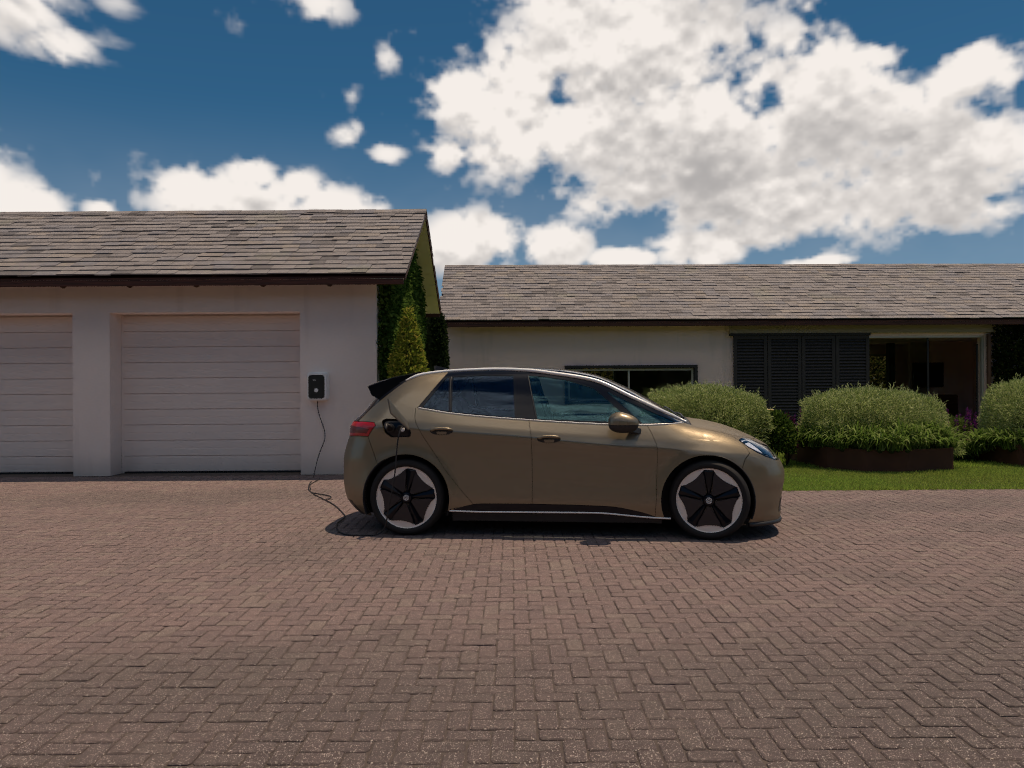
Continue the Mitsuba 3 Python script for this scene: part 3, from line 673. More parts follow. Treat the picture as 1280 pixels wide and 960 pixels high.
# ---- sill and its bright strip
ring = np.vstack([sill_l, sill_r, [(2.43, .202)], silver_l[::-1], [(.416, .263)]])
sill_poly = par_poly(P3(np.vstack([ring, ring[:1]])), 'cyl')
pair('sill', lift(sill_poly, 'cyl', gap=.001), 'm_gloss_black')
for sgn in (1, -1):
    pts = side(dense(silver_l)) * [1, 1, 1]; pts[:, 1] -= .002; pts[:, 1] *= sgn
    cput('sill_strip', tube(pts, .0075, 8), 'm_chrome')
# ---- greenhouse side: black surround, glass, bright strips
strip3 = side(strip_l); strip_par = to_par(strip3, 'cyl')
glass = {'quarter_window': ([(.148, 1.207), (.340, 1.478), (.366, 1.488), (.398, 1.168)], 'm_glass_tint'),
         'rear_window': ([(.43, 1.160), (.408, 1.492), (.70, 1.505), (.985, 1.500), (1.024, 1.108)], 'm_glass_tint'),
         'front_window': ([(1.236, 1.094), (1.138, 1.499), (1.281, 1.488), (1.511, 1.450), (1.755, 1.375), (1.985, 1.176), (2.085, 1.062)], 'm_glass'),
         'front_quarter_window': ([(1.865, 1.352), (2.17, 1.203), (2.50, 1.064), (2.20, 1.050)], 'm_glass')}
lo = belt(.10, 2.60)
hi = strip_l[(strip_l[:, 0] > .345)]
sur = par_poly(np.vstack([P3(lo), side(hi[::-1]), P3([(.345, 1.530), (.10, 1.199)])]), 'cyl')
sur0 = sur
for k, (pts, m_) in glass.items():
    gp = par_poly(P3(np.vstack([pts, pts[:1]])), 'cyl')
    pair(k, lift(gp.buffer(.004), 'cyl', lip=0, inset=.004, gap=0), m_)
    sur = sur.difference(gp)
pair('window_surround', lift(sur, 'cyl', gap=0, cell=.018), 'm_gloss_black')
for sgn in (1, -1):
    q = strip3 + car_normal(strip3) * .004; q = q * [1, sgn, 1]
    cput('roof_strip', tube(q, np.interp(np.linspace(0, 1, len(q)), [0, .04, .5, .95, 1], [.008, .017, .019, .019, .010]), 8), 'm_chrome')
    q = P3(belt(.11, 2.56)); q = q + car_normal(q) * .0015; cput('window_strip', tube(q * [1, sgn, 1], .0055, 8), 'm_chrome')
    for a, b in (((.414, 1.166), (.386, 1.492)), ((1.225, 1.098), (1.128, 1.50))):
        q = P3([a, b], .03); q = q + car_normal(q) * .0005; cput('window_bar', tube(q * [1, sgn, 1], .006, 6), 'm_trim_black')
# ---- roof, windscreen
def above(x0, x1, d):
    k = (strip_par[:, 0] >= x0) & (strip_par[:, 0] <= x1); q = strip_par[k] + [0, d]
    a = np.r_[np.interp(x0, strip_par[:, 0], strip_par[:, 1] + d)], np.r_[np.interp(x1, strip_par[:, 0], strip_par[:, 1] + d)]
    return np.vstack([[x0, a[0][0]], q, [x1, a[1][0]]])
HALF = np.pi / 2 * SP
def mid(x0, x1): xs = np.linspace(x0, x1, 40); return np.c_[xs, HALF - crease_par(xs)]
q = above(-.05, 1.42, .016); roof_poly = Polygon(np.vstack([q, mid(1.46, -.16)]))
cput('roof', both(lift(roof_poly, 'cyl', cell=.03, gap=0)), 'm_gloss_black')
q = above(1.425, 2.58, .016); ws = Polygon(np.vstack([q, mid(2.63, 1.465)]))
inner = ws.buffer(-.045).union(Polygon(np.vstack([above(1.50, 2.50, .075), mid(2.53, 1.54)]))).intersection(ws)
cput('windscreen', both(lift(inner, 'cyl', cell=.03, lip=0, gap=0)), 'm_windscreen')
cput('windscreen_border', both(lift(ws.difference(inner), 'cyl', cell=.03, gap=0)), 'm_gloss_black')
# ---- hood, fenders, front bumper, headlamps (rays from the front centre)
hood_xy = curve([(2.655, -.665), (2.80, -.695), (3.00, -.665), (3.11, -.590), (3.20, -.480), (3.27, -.35), (3.31, -.2), (3.325, 0)], 50)
hood3 = top(hood_xy)
hood_p = par_poly(np.vstack([hood3, top(dense([(3.32, 0), (2.66, 0)], .03)[1:]), top(dense([(2.66, 0), (2.655, -.665)], .03)[1:-1])]), 'front')
cput('hood', both(lift(hood_p, 'front', cell=.03)), 'm_paint')
cowl_p = par_poly(np.vstack([top(dense([(2.60, -.655), (2.652, -.665)], .02)), top(dense([(2.652, -.66), (2.657, 0)], .03)), top(dense([(2.632, 0), (2.60, -.655)], .03))]), 'front')
cput('cowl', both(lift(cowl_p, 'front', cell=.03, gap=0, lip=.03)), 'm_trim_black')
archF = par_poly(P3(np.vstack([arch(2.767), arch(2.767)[:1]]), .02), 'front')
head3 = np.vstack([side([(3.072, .890), (3.095, .902)]), top([(3.135, -.590), (3.20, -.520)]), end([(-.44, .845), (-.34, .822), (-.24, .79), (-.23, .745), (-.34, .700)], 1), end([(-.46, .692)], 1), side([(3.412, .702), (3.317, .738), (3.232, .778), (3.147, .829)])])
head_p = rounded(par_poly(dense(np.vstack([head3, head3[:1]]), .02), 'front'), .012)
bot = curve([(2.302, .205), (2.45, .19), (2.767, .175), (3.10, .155), (3.25, .150), (3.40, .142)], 30)
low_f = np.vstack([side(bot[bot[:, 0] < 3.22]), end([(-.66, .150), (-.50, .142), (-.3, .138), (0, .136)], 1)])
fend_all = par_poly(np.vstack([P3(fen_cut[::-1]), P3(belt(2.235, 2.50)), side([(2.56, 1.050)]), top(dense([(2.60, -.655), (2.655, -.665)], .02)), hood3[:35], end([(0, z) for z in np.linspace(.85, .14, 20)], 1), low_f[::-1]]), 'front')
fend_all = fend_all.union(par_poly(np.vstack([hood3, end([(0, .78)], 1), end([(-.5, .78)], 1), side([(3.1, .9)])]), 'front')).difference(hood_p).difference(archF)
cut3 = np.vstack([side([(3.06, .62), (3.108, .733), (3.152, .782)])]); 
split = Polygon(np.vstack([to_par(cut3, 'front'), to_par(head3[:3], 'front')[::-1][2:], [[-1.05, 1.1], [-3, 1.1], [-3, -1], [to_par(cut3, 'front')[0, 0], -1]]])).buffer(0)
fender_p = fend_all.intersection(split).difference(head_p)
bumper_p = fend_all.difference(split).difference(head_p)
pair('front_fender', lift(fender_p, 'front', cell=.011), 'm_paint')
cput('front_bumper', both(lift(bumper_p, 'front', cell=.025)), 'm_paint')
hl = [lift(head_p, 'front', lip=0, gap=0), lift(head_p, 'front', lip=.01, inset=.035, gap=0)]
rim_p = head_p.difference(head_p.buffer(-.011)); lens_in = head_p.buffer(-.012)
hx0, hy0, hx1, hy1 = head_p.bounds
band = lambda a, b: lens_in.intersection(sbox(hx0 + (hx1 - hx0) * a, hy0, hx0 + (hx1 - hx0) * b, hy1))
for sgn in (1, -1):
    q = (lambda m: m) if sgn == 1 else mirror
    hk = key_of('headlight', car); say(hk, label='clear headlight with bright inner strips') if sgn == 1 else None
    cput('lens', q(hl[0]), 'm_lens', hk); cput('housing', q(hl[1]), 'm_lamp_inner', hk)
    cput('rim', q(lift(rim_p, 'front', lip=.035, inset=-.001, gap=0)), 'm_gloss_black', hk)
    cput('light_strip', q(lift(lens_in.difference(lens_in.buffer(-.010)), 'front', lip=.008, inset=.012, gap=0, cell=.012)), 'm_reflector', hk)
    cput('reflector', q(lift(lens_in.buffer(-.030).intersection(band(.06, .27)), 'front', lip=.01, inset=.016, gap=0, cell=.012)), 'm_reflector', hk)
    cput('projector', q(lift(lens_in.buffer(-.026).intersection(band(.30, .92)), 'front', lip=.01, inset=.014, gap=0, cell=.012)), 'm_gloss_black', hk)
lip_pts = np.vstack([side(bot[(bot[:, 0] > 3.10) & (bot[:, 0] < 3.22)]), end([(-.70, .152), (-.6, .147), (-.45, .141), (-.3, .138), (-.1, .136)], 1)]); lip_pts[:, 2] -= .012
lip_pts = np.vstack([lip_pts, (lip_pts * [1, -1, 1])[::-1]])
cput('chin_spoiler', tube(spline(lip_pts, 70), .020, 8), 'm_trim_black')
grille = par_poly(np.vstack([end([(-y, .34) for y in np.linspace(0, .55, 15)], 1), end([(-y, .22) for y in np.linspace(.58, 0, 15)], 1)]), 'front')
cput('lower_grille', both(lift(grille, 'front', inset=-.003, lip=.01, gap=0)), 'm_trim_black')
# ---- rear: quarter panel with the pillar, hatch, tail lamps, bumper (rays from the rear centre)
archR = par_poly(P3(np.vstack([arch(0.), arch(0.)[:1]]), .02), 'rear')
tail3 = np.vstack([end([(-.34, 1.050), (-.52, 1.058)], -1), side([(-.505, 1.066), (-.318, 1.064), (-.301, 1.034), (-.383, .929), (-.58, .924)]), end([(-.55, .918), (-.34, .925)], -1)])
tail_p = par_poly(dense(np.vstack([tail3, tail3[:1]]), .02), 'rear')
cp = curve([(-.061, 1.458), (-.199, 1.351), (-.309, 1.266), (-.411, 1.184), (-.493, 1.103), (-.520, 1.068)], 30)
st = strip_l[(strip_l[:, 0] < .352)]
quarter = par_poly(np.vstack([P3(rear_cut[::-1]), P3([(.082, 1.199), (.10, 1.201), (.345, 1.530)]), side(st[::-1]), side(cp), side([(-.43, 1.066)]), side([(-.318, 1.064), (-.301, 1.034), (-.383, .927), (-.318, .768), (-.25, .62)]), side([(.0, .30), (.30, .26), (.416, .24), (.64, .306)])]), 'rear')
flap_o = rounded(par_poly(P3([(-.240, 1.085), (-.197, 1.099), (-.082, 1.095), (-.005, 1.083), (.052, .977), (.047, .934), (-.142, .928), (-.208, .976), (-.240, 1.085)]), 'rear'), .018)
quarter_m = quarter.difference(tail_p).difference(archR).difference(flap_o)
cput('rear_quarter', lift(quarter_m, 'rear', cell=.018), 'm_paint'); cput('rear_quarter', mirror(lift(quarter.difference(tail_p).difference(archR), 'rear')), 'm_paint')
hatch_side = end([(-y, 1.062) for y in np.linspace(.60, 0, 20)], -1)
hatch = par_poly(np.vstack([side(cp), hatch_side, top([(-.47, 0), (-.30, 0), (-.16, 0)]), top(dense([(-.16, 0), (-.055, -.56)], .03))]), 'rear').difference(tail_p).difference(quarter)
cput('tailgate_glass', both(lift(hatch, 'rear', cell=.03)), 'm_gloss_black')
low_r = np.vstack([side([(.416, .24), (.0, .19), (-.30, .175), (-.45, .17)]), end([(-.70, .165), (-.5, .155), (-.25, .15), (0, .15)], -1)])
rear_all = par_poly(np.vstack([side([(-.25, .62), (-.318, .768), (-.383, .927)]), side([(-.301, 1.034), (-.318, 1.064), (-.505, 1.066)]), hatch_side, end([(0, z) for z in np.linspace(1.05, .16, 20)], -1), low_r[::-1], P3([(.416, .24), (.2, .3), (0, .4), (-.25, .62)])]), 'rear').difference(quarter).difference(tail_p).difference(archR).difference(hatch)
diff_p = par_poly(np.vstack([end([(-y, .30) for y in np.linspace(0, .70, 20)], -1), end([(-y, .10) for y in np.linspace(.72, 0, 20)], -1)]), 'rear')
cput('rear_bumper', both(lift(rear_all.difference(diff_p), 'rear', cell=.025)), 'm_paint')
cput('diffuser', both(lift(rear_all.intersection(diff_p), 'rear', cell=.03)), 'm_trim_black')
for sgn in (1, -1):
    q = (lambda m: m) if sgn == 1 else mirror
    tk = key_of('tail_light', car); say(tk, label='red tail light') if sgn == 1 else None
    cput('lens', q(lift(tail_p, 'rear', lip=.02)), 'm_red', tk)
    ti = tail_p.buffer(-.022); b0 = ti.bounds
    cput('inner_lamp', q(lift(ti.intersection(sbox(b0[0], b0[1], b0[2], b0[1] + (b0[3] - b0[1]) * .62)), 'rear', lip=.002, inset=-.0015, gap=0)), 'm_red_dark', tk)
sp = [(-.02, 1.532), (-.20, 1.498), (-.34, 1.458), (-.455, 1.418), (-.458, 1.405), (-.36, 1.392), (-.24, 1.372), (-.12, 1.42)]
def spoiler():
    ys = np.linspace(-.60, .60, 25); V = []
    for y in ys:
        e_ = abs(y) / .60; s_ = 1 - .16 * e_ ** 3; q = np.array(sp); q = np.c_[-.02 + (q[:, 0] + .02) * (1.10 - .12 * e_ ** 2), q[:, 1] + .022 * (1 - e_ ** 2) - (.010 * e_ ** 4)]
        V.append(np.c_[q[:, 0], np.full(len(q), y), q[:, 1]])
    n = len(sp); f = []
    for i in range(len(ys) - 1):
        for j in range(n): a, b, c, d = i * n + j, i * n + (j + 1) % n, (i + 1) * n + (j + 1) % n, (i + 1) * n + j; f += [[a, b, c], [a, c, d]]
    for base in (0, (len(ys) - 1) * n): f += [[base, base + j, base + j + 1] for j in range(1, n - 1)]
    m = trimesh.Trimesh(np.vstack(V), np.array(f), process=False); m.fix_normals(); return m
cput('roof_spoiler', spoiler(), 'm_gloss_black', smooth=28)
for sgn in (-1, 1):
    fin = ext_xz(Polygon([(-.445, 1.405), (-.405, 1.318), (-.300, 1.262), (-.09, 1.44)]), .60, .625); fin.apply_translation((0, -.6125 + sgn * .607, 0)); cput('spoiler_fin', fin, 'm_gloss_black', smooth=False)
cput('roof_antenna', trimesh.convex.convex_hull(np.array([(.10, y, 1.545) for y in (-.03, .03)] + [(.30, y, 1.57) for y in (-.02, .02)] + [(.08, 0, 1.615), (.11, 0, 1.618), (.09, .01, 1.61)])), 'm_gloss_black', smooth=False)
# ---- charge port and its open flap
pk = key_of('charge_port', car); say(pk, label='open black charging port')
cput('recess', lift(flap_o, 'rear', lip=.002, inset=.028, gap=-.004), 'm_gloss_black', pk)
def on_side(x, z, out=0.0):
    p = side([(x, z)]); return (p + car_normal(p) * out)[0]
for nm, x, z, r in (('socket', -.155, 1.02, .040), ('socket_cover', -.055, 1.005, .036)):
    c = on_side(x, z, -.026); m = revolve([(0, .0), (r, .0), (r, -.018), (r * .8, -.021), (r * .72, -.008), (0, -.008)][::-1], 24); m.apply_translation(c); cput(nm, m, 'm_trim_black', pk, smooth=35)
c = on_side(-.028, 1.0, -.012); m = revolve([(0, 0), (.02, 0), (.02, -.01), (.012, -.016), (0, -.017)][::-1], 20); m.apply_translation(c); cput('locking_pin', m, 'm_white_plastic', pk, smooth=35)
fl = np.array([(-.135, -1.0, 1.290), (-.112, -1.0, 1.160), (.035, -.905, 1.000), (.018, -.895, 1.070)]); nn = np.array([.86, .1, .5]); nn /= np.linalg.norm(nn)
mat('m_flap', (.13, .125, .115), .5)
fk = key_of('charge_flap', car); say(fk, label='small charging flap standing open')
cput('inner_face', trimesh.convex.convex_hull(np.vstack([fl - nn * .001, fl - nn * .008])), 'm_flap', fk, smooth=False)
cput('outer_skin', trimesh.convex.convex_hull(np.vstack([fl + nn * .006, fl - nn * .0005])), 'm_paint', fk, smooth=False)
# ---- door handles
for x, z in ((.345, .985), (1.345, .912)):
    for sgn in (1, -1):
        q = (lambda m: m) if sgn == 1 else mirror
        hk = key_of('door_handle', car)
        el = Point(x, z).buffer(1, quad_segs=16); el = affinity.scale(el, .108, .036, origin=(x, z))
        cup = par_poly(side(np.array(el.exterior.coords)), 'cyl')
        cput('cup', q(lift(cup, 'cyl', inset=-.0015, lip=.002, gap=0, cell=.012)), 'm_trim_black', hk)
        pts = []
        for t in np.linspace(-1, 1, 15):
            p = on_side(x + t * .105, z + .018 - .008 * t * t, .004 + .026 * (1 - t ** 4)); pts.append(p * [1, sgn, 1])
        bar = tube(pts, np.interp(np.abs(np.linspace(-1, 1, 15)), [0, .8, 1], [.0135, .013, .006]), 10); cput('grip', bar, 'm_paint', hk)
        pl_ = Polygon([(x - .050, z - .004), (x + .058, z - .004), (x + .040, z - .030), (x - .036, z - .030)])
        cput('pad', q(lift(rounded(par_poly(side(dense(np.array(pl_.exterior.coords))), 'cyl'), .006), 'cyl', inset=-.008, lip=.008, gap=0, cell=.012)), 'm_paint', hk)
# ---- mirrors
def blob(c, r, squash=None, n=3):
    m = trimesh.creation.icosphere(subdivisions=n); v = m.vertices; v = np.sign(v) * np.abs(v) ** .8; m.vertices = v * r + c; return m
for sgn in (1, -1):
    mk = key_of('mirror', car); say(mk, label='bronze door mirror with black foot') if sgn == 1 else None
    b = blob((2.02, -.985, 1.063), (.135, .105, .095), n=4); v = b.vertices
    v[:, 0] += np.where(v[:, 0] > 2.02, .0, -.0) ; v[:, 2] = np.where(v[:, 2] > 1.063, 1.063 + (v[:, 2] - 1.063) * (1.0 - .35 * np.clip((v[:, 0] - 2.02) / .135, -.2, 1)), v[:, 2])
    b.vertices = v * [1, sgn, 1]
    if sgn < 0: b.invert()
    cput('cap', trimesh.intersections.slice_mesh_plane(b, [0, 0, 1], [0, 0, 1.050]), 'm_paint', mk)
    low = trimesh.intersections.slice_mesh_plane(b, [0, 0, -1], [0, 0, 1.048]); w_ = low.vertices.copy(); w_[:, 2] = 1.048 + (w_[:, 2] - 1.048) * .92; low.vertices = w_
    cput('housing', low, 'm_trim_black', mk)
    sd = side([(2.16, 1.0), (2.06, .975)])
    foot = trimesh.convex.convex_hull(np.vstack([np.array([(2.03, -.93, 1.03), (2.10, -.93, 1.03), (2.04, -.95, .985), (2.10, -.95, .985)]), [(2.09, sd[0, 1] - .002, 1.005), (2.185, sd[0, 1] - .002, 1.005), (2.10, sd[1, 1] - .002, .955), (2.18, sd[1, 1] - .002, .958)]]) * [1, sgn, 1])
    cput('foot', foot, 'm_trim_black', mk, smooth=25)
# ---- wheels
def wheel(cx, y, steer, front, sgn):
    wk = key_of('wheel', car)
    W = np.eye(4); W[:3, 3] = (cx, y * sgn, .361); W[:3, :3] = np.diag([1.026, 1.0, 1.026])
    W = W @ rot_z(steer) @ (np.diag([1, sgn, 1, 1.]))
    def wput(nm, m, b, smooth=35):
        m = m.copy(); m.vertices *= ([1, 1, 1] if nm in ('tyre', 'hub', 'emblem', 'brake_disc') else [1.045, 1, 1.045]); m.apply_transform(W)
        if sgn < 0: m.invert()
        cput(nm, m, b, wk, smooth=smooth)
    # axis along y, outside towards -y
    tyre = [(.282, -.004), (.289, -.011), (.304, -.018), (.322, -.016), (.338, -.004), (.347, .012), (.351, .035), (.352, .10), (.351, .17), (.345, .195), (.325, .212), (.30, .215), (.282, .20)]
    wput('tyre', revolve(tyre[::-1], 72), 'm_tyre', 25)
    tr = []
    wput('rim', revolve([(.272, .16), (.262, .03), (.262, .004), (.272, -.006), (.2745, -.004), (.2745, .16)], 72), 'm_rim_silver')
    ph0 = math.radians(90 if front else 80)
    ang = [ph0 + k * 2 * math.pi / 5 for k in range(5)]
    star = []
    for k, a in enumerate(ang):
        star += [(q_ * math.cos(a + d_), q_ * math.sin(a + d_)) for q_, d_ in ((.2615, -.16), (.2615, .16), (.242, .24), (.211, .50), (.208, .72), (.226, .98))]
    star = Polygon(star).buffer(0)
    wput('disc', ext_xz(Point(0, 0).buffer(.2615, quad_segs=24).difference(star.buffer(-.004)), .004, .03), 'm_rim_silver', False)
    spokes = unary_union([affinity.rotate(Polygon([(.03, -.017), (.195, -.031), (.262, -.052), (.262, .052), (.195, .031), (.03, .017)]), math.degrees(a), origin=(0, 0)) for a in ang])
    wedge = star.difference(spokes.buffer(.004)).difference(Point(0, 0).buffer(.055))
    for gm in getattr(wedge, 'geoms', [wedge]):
        if gm.area < 1e-4: continue
        m = trimesh.creation.extrude_polygon(gm.buffer(-.001), .02, engine='earcut'); v = m.vertices; r = np.hypot(v[:, 0], v[:, 1])
        m = trimesh.Trimesh(np.c_[v[:, 0], .018 - v[:, 2] - .012 * (1 - r / .25), v[:, 1]], m.faces, process=False); m.fix_normals(); wput('blade', m, 'm_rim_dark', False)
    for a in ang:
        gm = affinity.rotate(Polygon([(.04, -.012), (.195, -.026), (.245, -.046), (.259, -.034), (.259, .034), (.245, .046), (.195, .026), (.04, .012)]), math.degrees(a), origin=(0, 0))
        sp_ = trimesh.convex.convex_hull(np.vstack([np.c_[np.array(gm.exterior.coords)[:, 0], np.full(9, .02), np.array(gm.exterior.coords)[:, 1]], np.array([(.05 * math.cos(a), -.006, .05 * math.sin(a)), (.235 * math.cos(a), .002, .235 * math.sin(a))])]))
        wput('spoke', sp_, 'm_gloss_black', False)
    wput('hub', revolve([(0, -.014), (.026, -.013), (.045, -.008), (.056, .01), (.056, .03), (0, .03)][::-1], 40), 'm_gloss_black')
    # emblem: ring with a V above a W
    em = [Point(0, 0).buffer(.0265, quad_segs=12).difference(Point(0, 0).buffer(.0230, quad_segs=12))]
    em += [LineString(l).buffer(.0020, cap_style=2) for l in ([(-.0085, .0220), (0, .0030), (.0085, .0220)], [(-.0185, .0145), (-.0085, -.0205), (0, -.0005), (.0085, -.0205), (.0185, .0145)])]
    wput('emblem', ext_xz(unary_union(em), -.0165, -.012), 'm_white_plastic', False)
    wput('brake_disc', revolve([(.05, .07), (.17, .07), (.17, .09), (.05, .09)], 40), 'm_alu')
    wput('barrel', revolve([(.26, .03), (.25, .06), (.245, .19), (.10, .195), (.0, .195)], 40), 'm_black')
for front in (0, 1):
    for sgn in (1, -1):
        wheel(2.780 if front else 0.0, -.874, (-8.0 if front else 0), front, sgn)
        cx = 2.767 if front else 0.0
        liner = revolve([(.424, .26), (.424, -.005), (.418, -.014), (.410, -.002), (.410, .25), (.0, .25)], 64); liner.apply_translation((cx, -.872, .355)); liner.vertices[:, 1] *= sgn
        v = liner.vertices; liner.update_faces((v[liner.faces][:, :, 2] > .17).all(1))
        cput('wheel_arch_liner', liner, 'm_dark', smooth=False)
# ---- underbody and dark shell behind the panel gaps, cabin
cput('underbody', cat([bx(.45, 2.32, -.80, .80, .15, .235, .01), bx(-.42, .44, -.60, .60, .17, .40), bx(2.34, 3.2, -.60, .60, .15, .40), bx(-.3, 3.0, -.58, .58, .401, .50)]), 'm_dark', smooth=False)
U = np.array([(x, f_) for x in np.linspace(-.50, 3.30, 90) for f_ in np.linspace(-.50, np.pi + .50, 60)]); U[:, 1] = U[:, 1] * SP - crease_par(U[:, 0]); Vs = from_par(U, 'cyl'); Vs = Vs - car_normal(Vs) * .022
f = [[i * 60 + j, (i + 1) * 60 + j, (i + 1) * 60 + j + 1, i * 60 + j + 1] for i in range(89) for j in range(59)]; f = np.array(f); cq = Vs[f].mean(1)
ok = (cq[:, 2] < np.minimum(car_belt(cq[:, 0]) - .015, 2)) & (np.hypot(cq[:, 0], cq[:, 2] - .355) > .455) & (np.hypot(cq[:, 0] - 2.767, cq[:, 2] - .355) > .455) & ~((cq[:, 0] < .1) & (cq[:, 2] > .85)) & ~((cq[:, 0] > 2.5) & (cq[:, 2] > .95)) & (cq[:, 0] < 3.05)
cput('inner_shell', trimesh.Trimesh(Vs, np.vstack([f[ok][:, [0, 1, 2]], f[ok][:, [0, 2, 3]]]), process=False), 'm_dark', smooth=False)
cput('cabin_floor', bx(.0, 2.5, -.72, .72, .55, .60), 'm_dash', smooth=False)
cput('rear_shelf', bx(-.45, .25, -.62, .62, 1.02, 1.05), 'm_dash', smooth=False)
cput('dashboard', trimesh.convex.convex_hull(np.array([(x, y, z) for y in (-.70, .70) for x, z in ((2.05, .70), (2.02, .96), (2.08, 1.035), (2.50, 1.03), (2.55, .7))])), 'm_dash', smooth=20)
for sgn in (-1, 1):
    for x, hgt, kind in ((1.33, 1.0, 'f'), (.42, .95, 'r')):
        sk = key_of('seat', car); y = sgn * .37
        cput('cushion', bx(x - .02, x + .52, y - .25, y + .25, .62, .80, .05), 'm_seat', sk, smooth=30)
        bk_ = bx(-.07, .07, -.25, .25, 0, .56, .05); bk_.apply_transform(trimesh.transformations.rotation_matrix(math.radians(-16), [0, 1, 0])); bk_.apply_translation((x - .02, y, .74)); cput('backrest', bk_, 'm_seat', sk, smooth=30)
        hd = bx(-.05, .05, -.13, .13, 0, .18, .035); hd.apply_transform(trimesh.transformations.rotation_matrix(math.radians(-12), [0, 1, 0])); hd.apply_translation((x - .19, y, 1.29)); cput('head_restraint', hd, 'm_seat', sk, smooth=30)
sw = key_of('steering_wheel', car)
t = np.linspace(0, 2 * np.pi, 41)[:-1]; R = trimesh.transformations.rotation_matrix(math.radians(-62), [0, 1, 0], (1.86, -.37, .98))
ringw = tube(np.c_[1.86 + .185 * np.cos(t), -.37 + .185 * np.sin(t), 0 * t + .98], .016, 8, closed=True); ringw.apply_transform(R); cput('ring', ringw, 'm_trim_black', sw)
hubw = cat([bx(1.80, 1.92, -.43, -.31, .965, .995, .012), bx(1.84, 1.88, -.55, -.19, .973, .990)]); hubw.apply_transform(R); cput('centre', hubw, 'm_trim_black', sw, smooth=False)
cput('interior_mirror', bx(1.60, 1.63, -.12, .12, 1.36, 1.43, .012), 'm_trim_black', smooth=30)
wip = top([(2.56, -.55), (2.50, -.2), (2.47, .1)]) + [0, 0, .015]; cput('wiper', tube(spline(wip, 12), .008, 6), 'm_trim_black')
wip = top([(2.60, -.50), (2.60, .0), (2.58, .5)]) + [0, 0, .020]; cput('wiper', tube(spline(wip, 12), .010, 6), 'm_trim_black')

# ------------------------------------------------------------------ wall charger and its cable
wb = thing('wall_charger', 'white wall charger with black front panel beside the garage door', 'charger')
cx, cz = -3.065, 1.405
def rbox(x0, x1, z0, z1, y0, y1, r, ch):
    a = rounded(sbox(x0, z0, x1, z1), r); b = a.buffer(-ch)
    A = np.array(a.exterior.coords)[:-1]; B_ = np.array(b.exterior.coords)[:-1]
    return trimesh.convex.convex_hull(np.vstack([np.c_[A[:, 0], np.full(len(A), y1), A[:, 1]], np.c_[A[:, 0], np.full(len(A), y0 + ch), A[:, 1]], np.c_[B_[:, 0], np.full(len(B_), y0), B_[:, 1]]]))
put('housing', rbox(cx - .160, cx + .160, cz - .225, cz + .225, GF - .15, GF - .002, .055, .02), 'm_white_plastic', wb, smooth=30)
mat('m_panel', (.022, .026, .027), .25, spec=.5)
put('front_panel', rbox(cx - .137, cx + .117, cz - .192, cz + .178, GF - .158, GF - .148, .045, .004), 'm_panel', wb, smooth=30)
m = revolve([(0, 0), (.031, 0), (.031, -.006), (0, -.006)][::-1], 32); m.apply_translation((cx - .012, GF - .158, cz - .062)); put('button', m, 'm_white_plastic', wb)
put('mark', bx(cx - .062, cx - .022, GF - .160, GF - .157, cz + .094, cz + .104), 'm_white_plastic', wb)
cable_pts = []
def W2(x, z): return (x, GF - .03, z)
cxw = lambda p: tuple(trimesh.transform_points(np.array([p]), CM)[0])
wallp_ = [(-3.08, GF - .06, 1.175), (-3.08, GF - .05, 1.05), (-3.05, GF - .045, .92), (-2.985, GF - .04, .72), (-2.975, GF - .04, .58), (-3.03, GF - .05, .42), (-3.09, GF - .08, .22), (-3.09, GF - .25, .06),
          (-2.96, 11.35, .008), (-2.72, 10.35, .008), (-2.42, 9.72, .008), (-2.10, 9.10, .008), (-1.90, 8.60, .008), (-1.80, 8.25, .008), (-1.80, 7.95, .008), (-1.75, 7.66, .008), (-1.66, 7.42, .008), (-1.52, 7.28, .008), (-1.40, 7.26, .010), (-1.27, 7.25, .02), (-1.20, 7.21, .08), (-1.165, 7.16, .20), (-1.135, 7.13, .34), (-1.10, 7.11, .50), (-1.075, 7.11, .68), (-1.062, 7.11, .84), (-1.045, 7.105, .95), (-1.03, 7.12, 1.005), (-1.018, 7.20, 1.02)]
mat('m_cable', (.018, .017, .019), .5)
cb = thing('charging_cable', 'thin black charging cable running from the wall charger to the car', 'cable')
put('cord', tube(spline(wallp_, 260), .0065, 8), 'm_cable', cb, smooth=True)
pl0 = np.array(cxw(on_side(-.155, 1.02, .085))); pl1 = np.array(cxw(on_side(-.155, 1.02, -.01)))
put('plug', tube([pl0 + [0, -.012, -.03], pl0, (pl0 + pl1) / 2, pl1], [.012, .022, .026, .028], 14), 'm_cable', cb, smooth=35)
loop = [(-2.93, 11.72, .008), (-2.90, 11.3, .008), (-2.86, 10.9, .008), (-2.76, 10.55, .008), (-2.64, 10.18, .008), (-2.42, 9.95, .009), (-2.30, 9.55, .009)]
put('loop', tube(spline(loop, 60), .0065, 8), 'm_cable', cb, smooth=True)

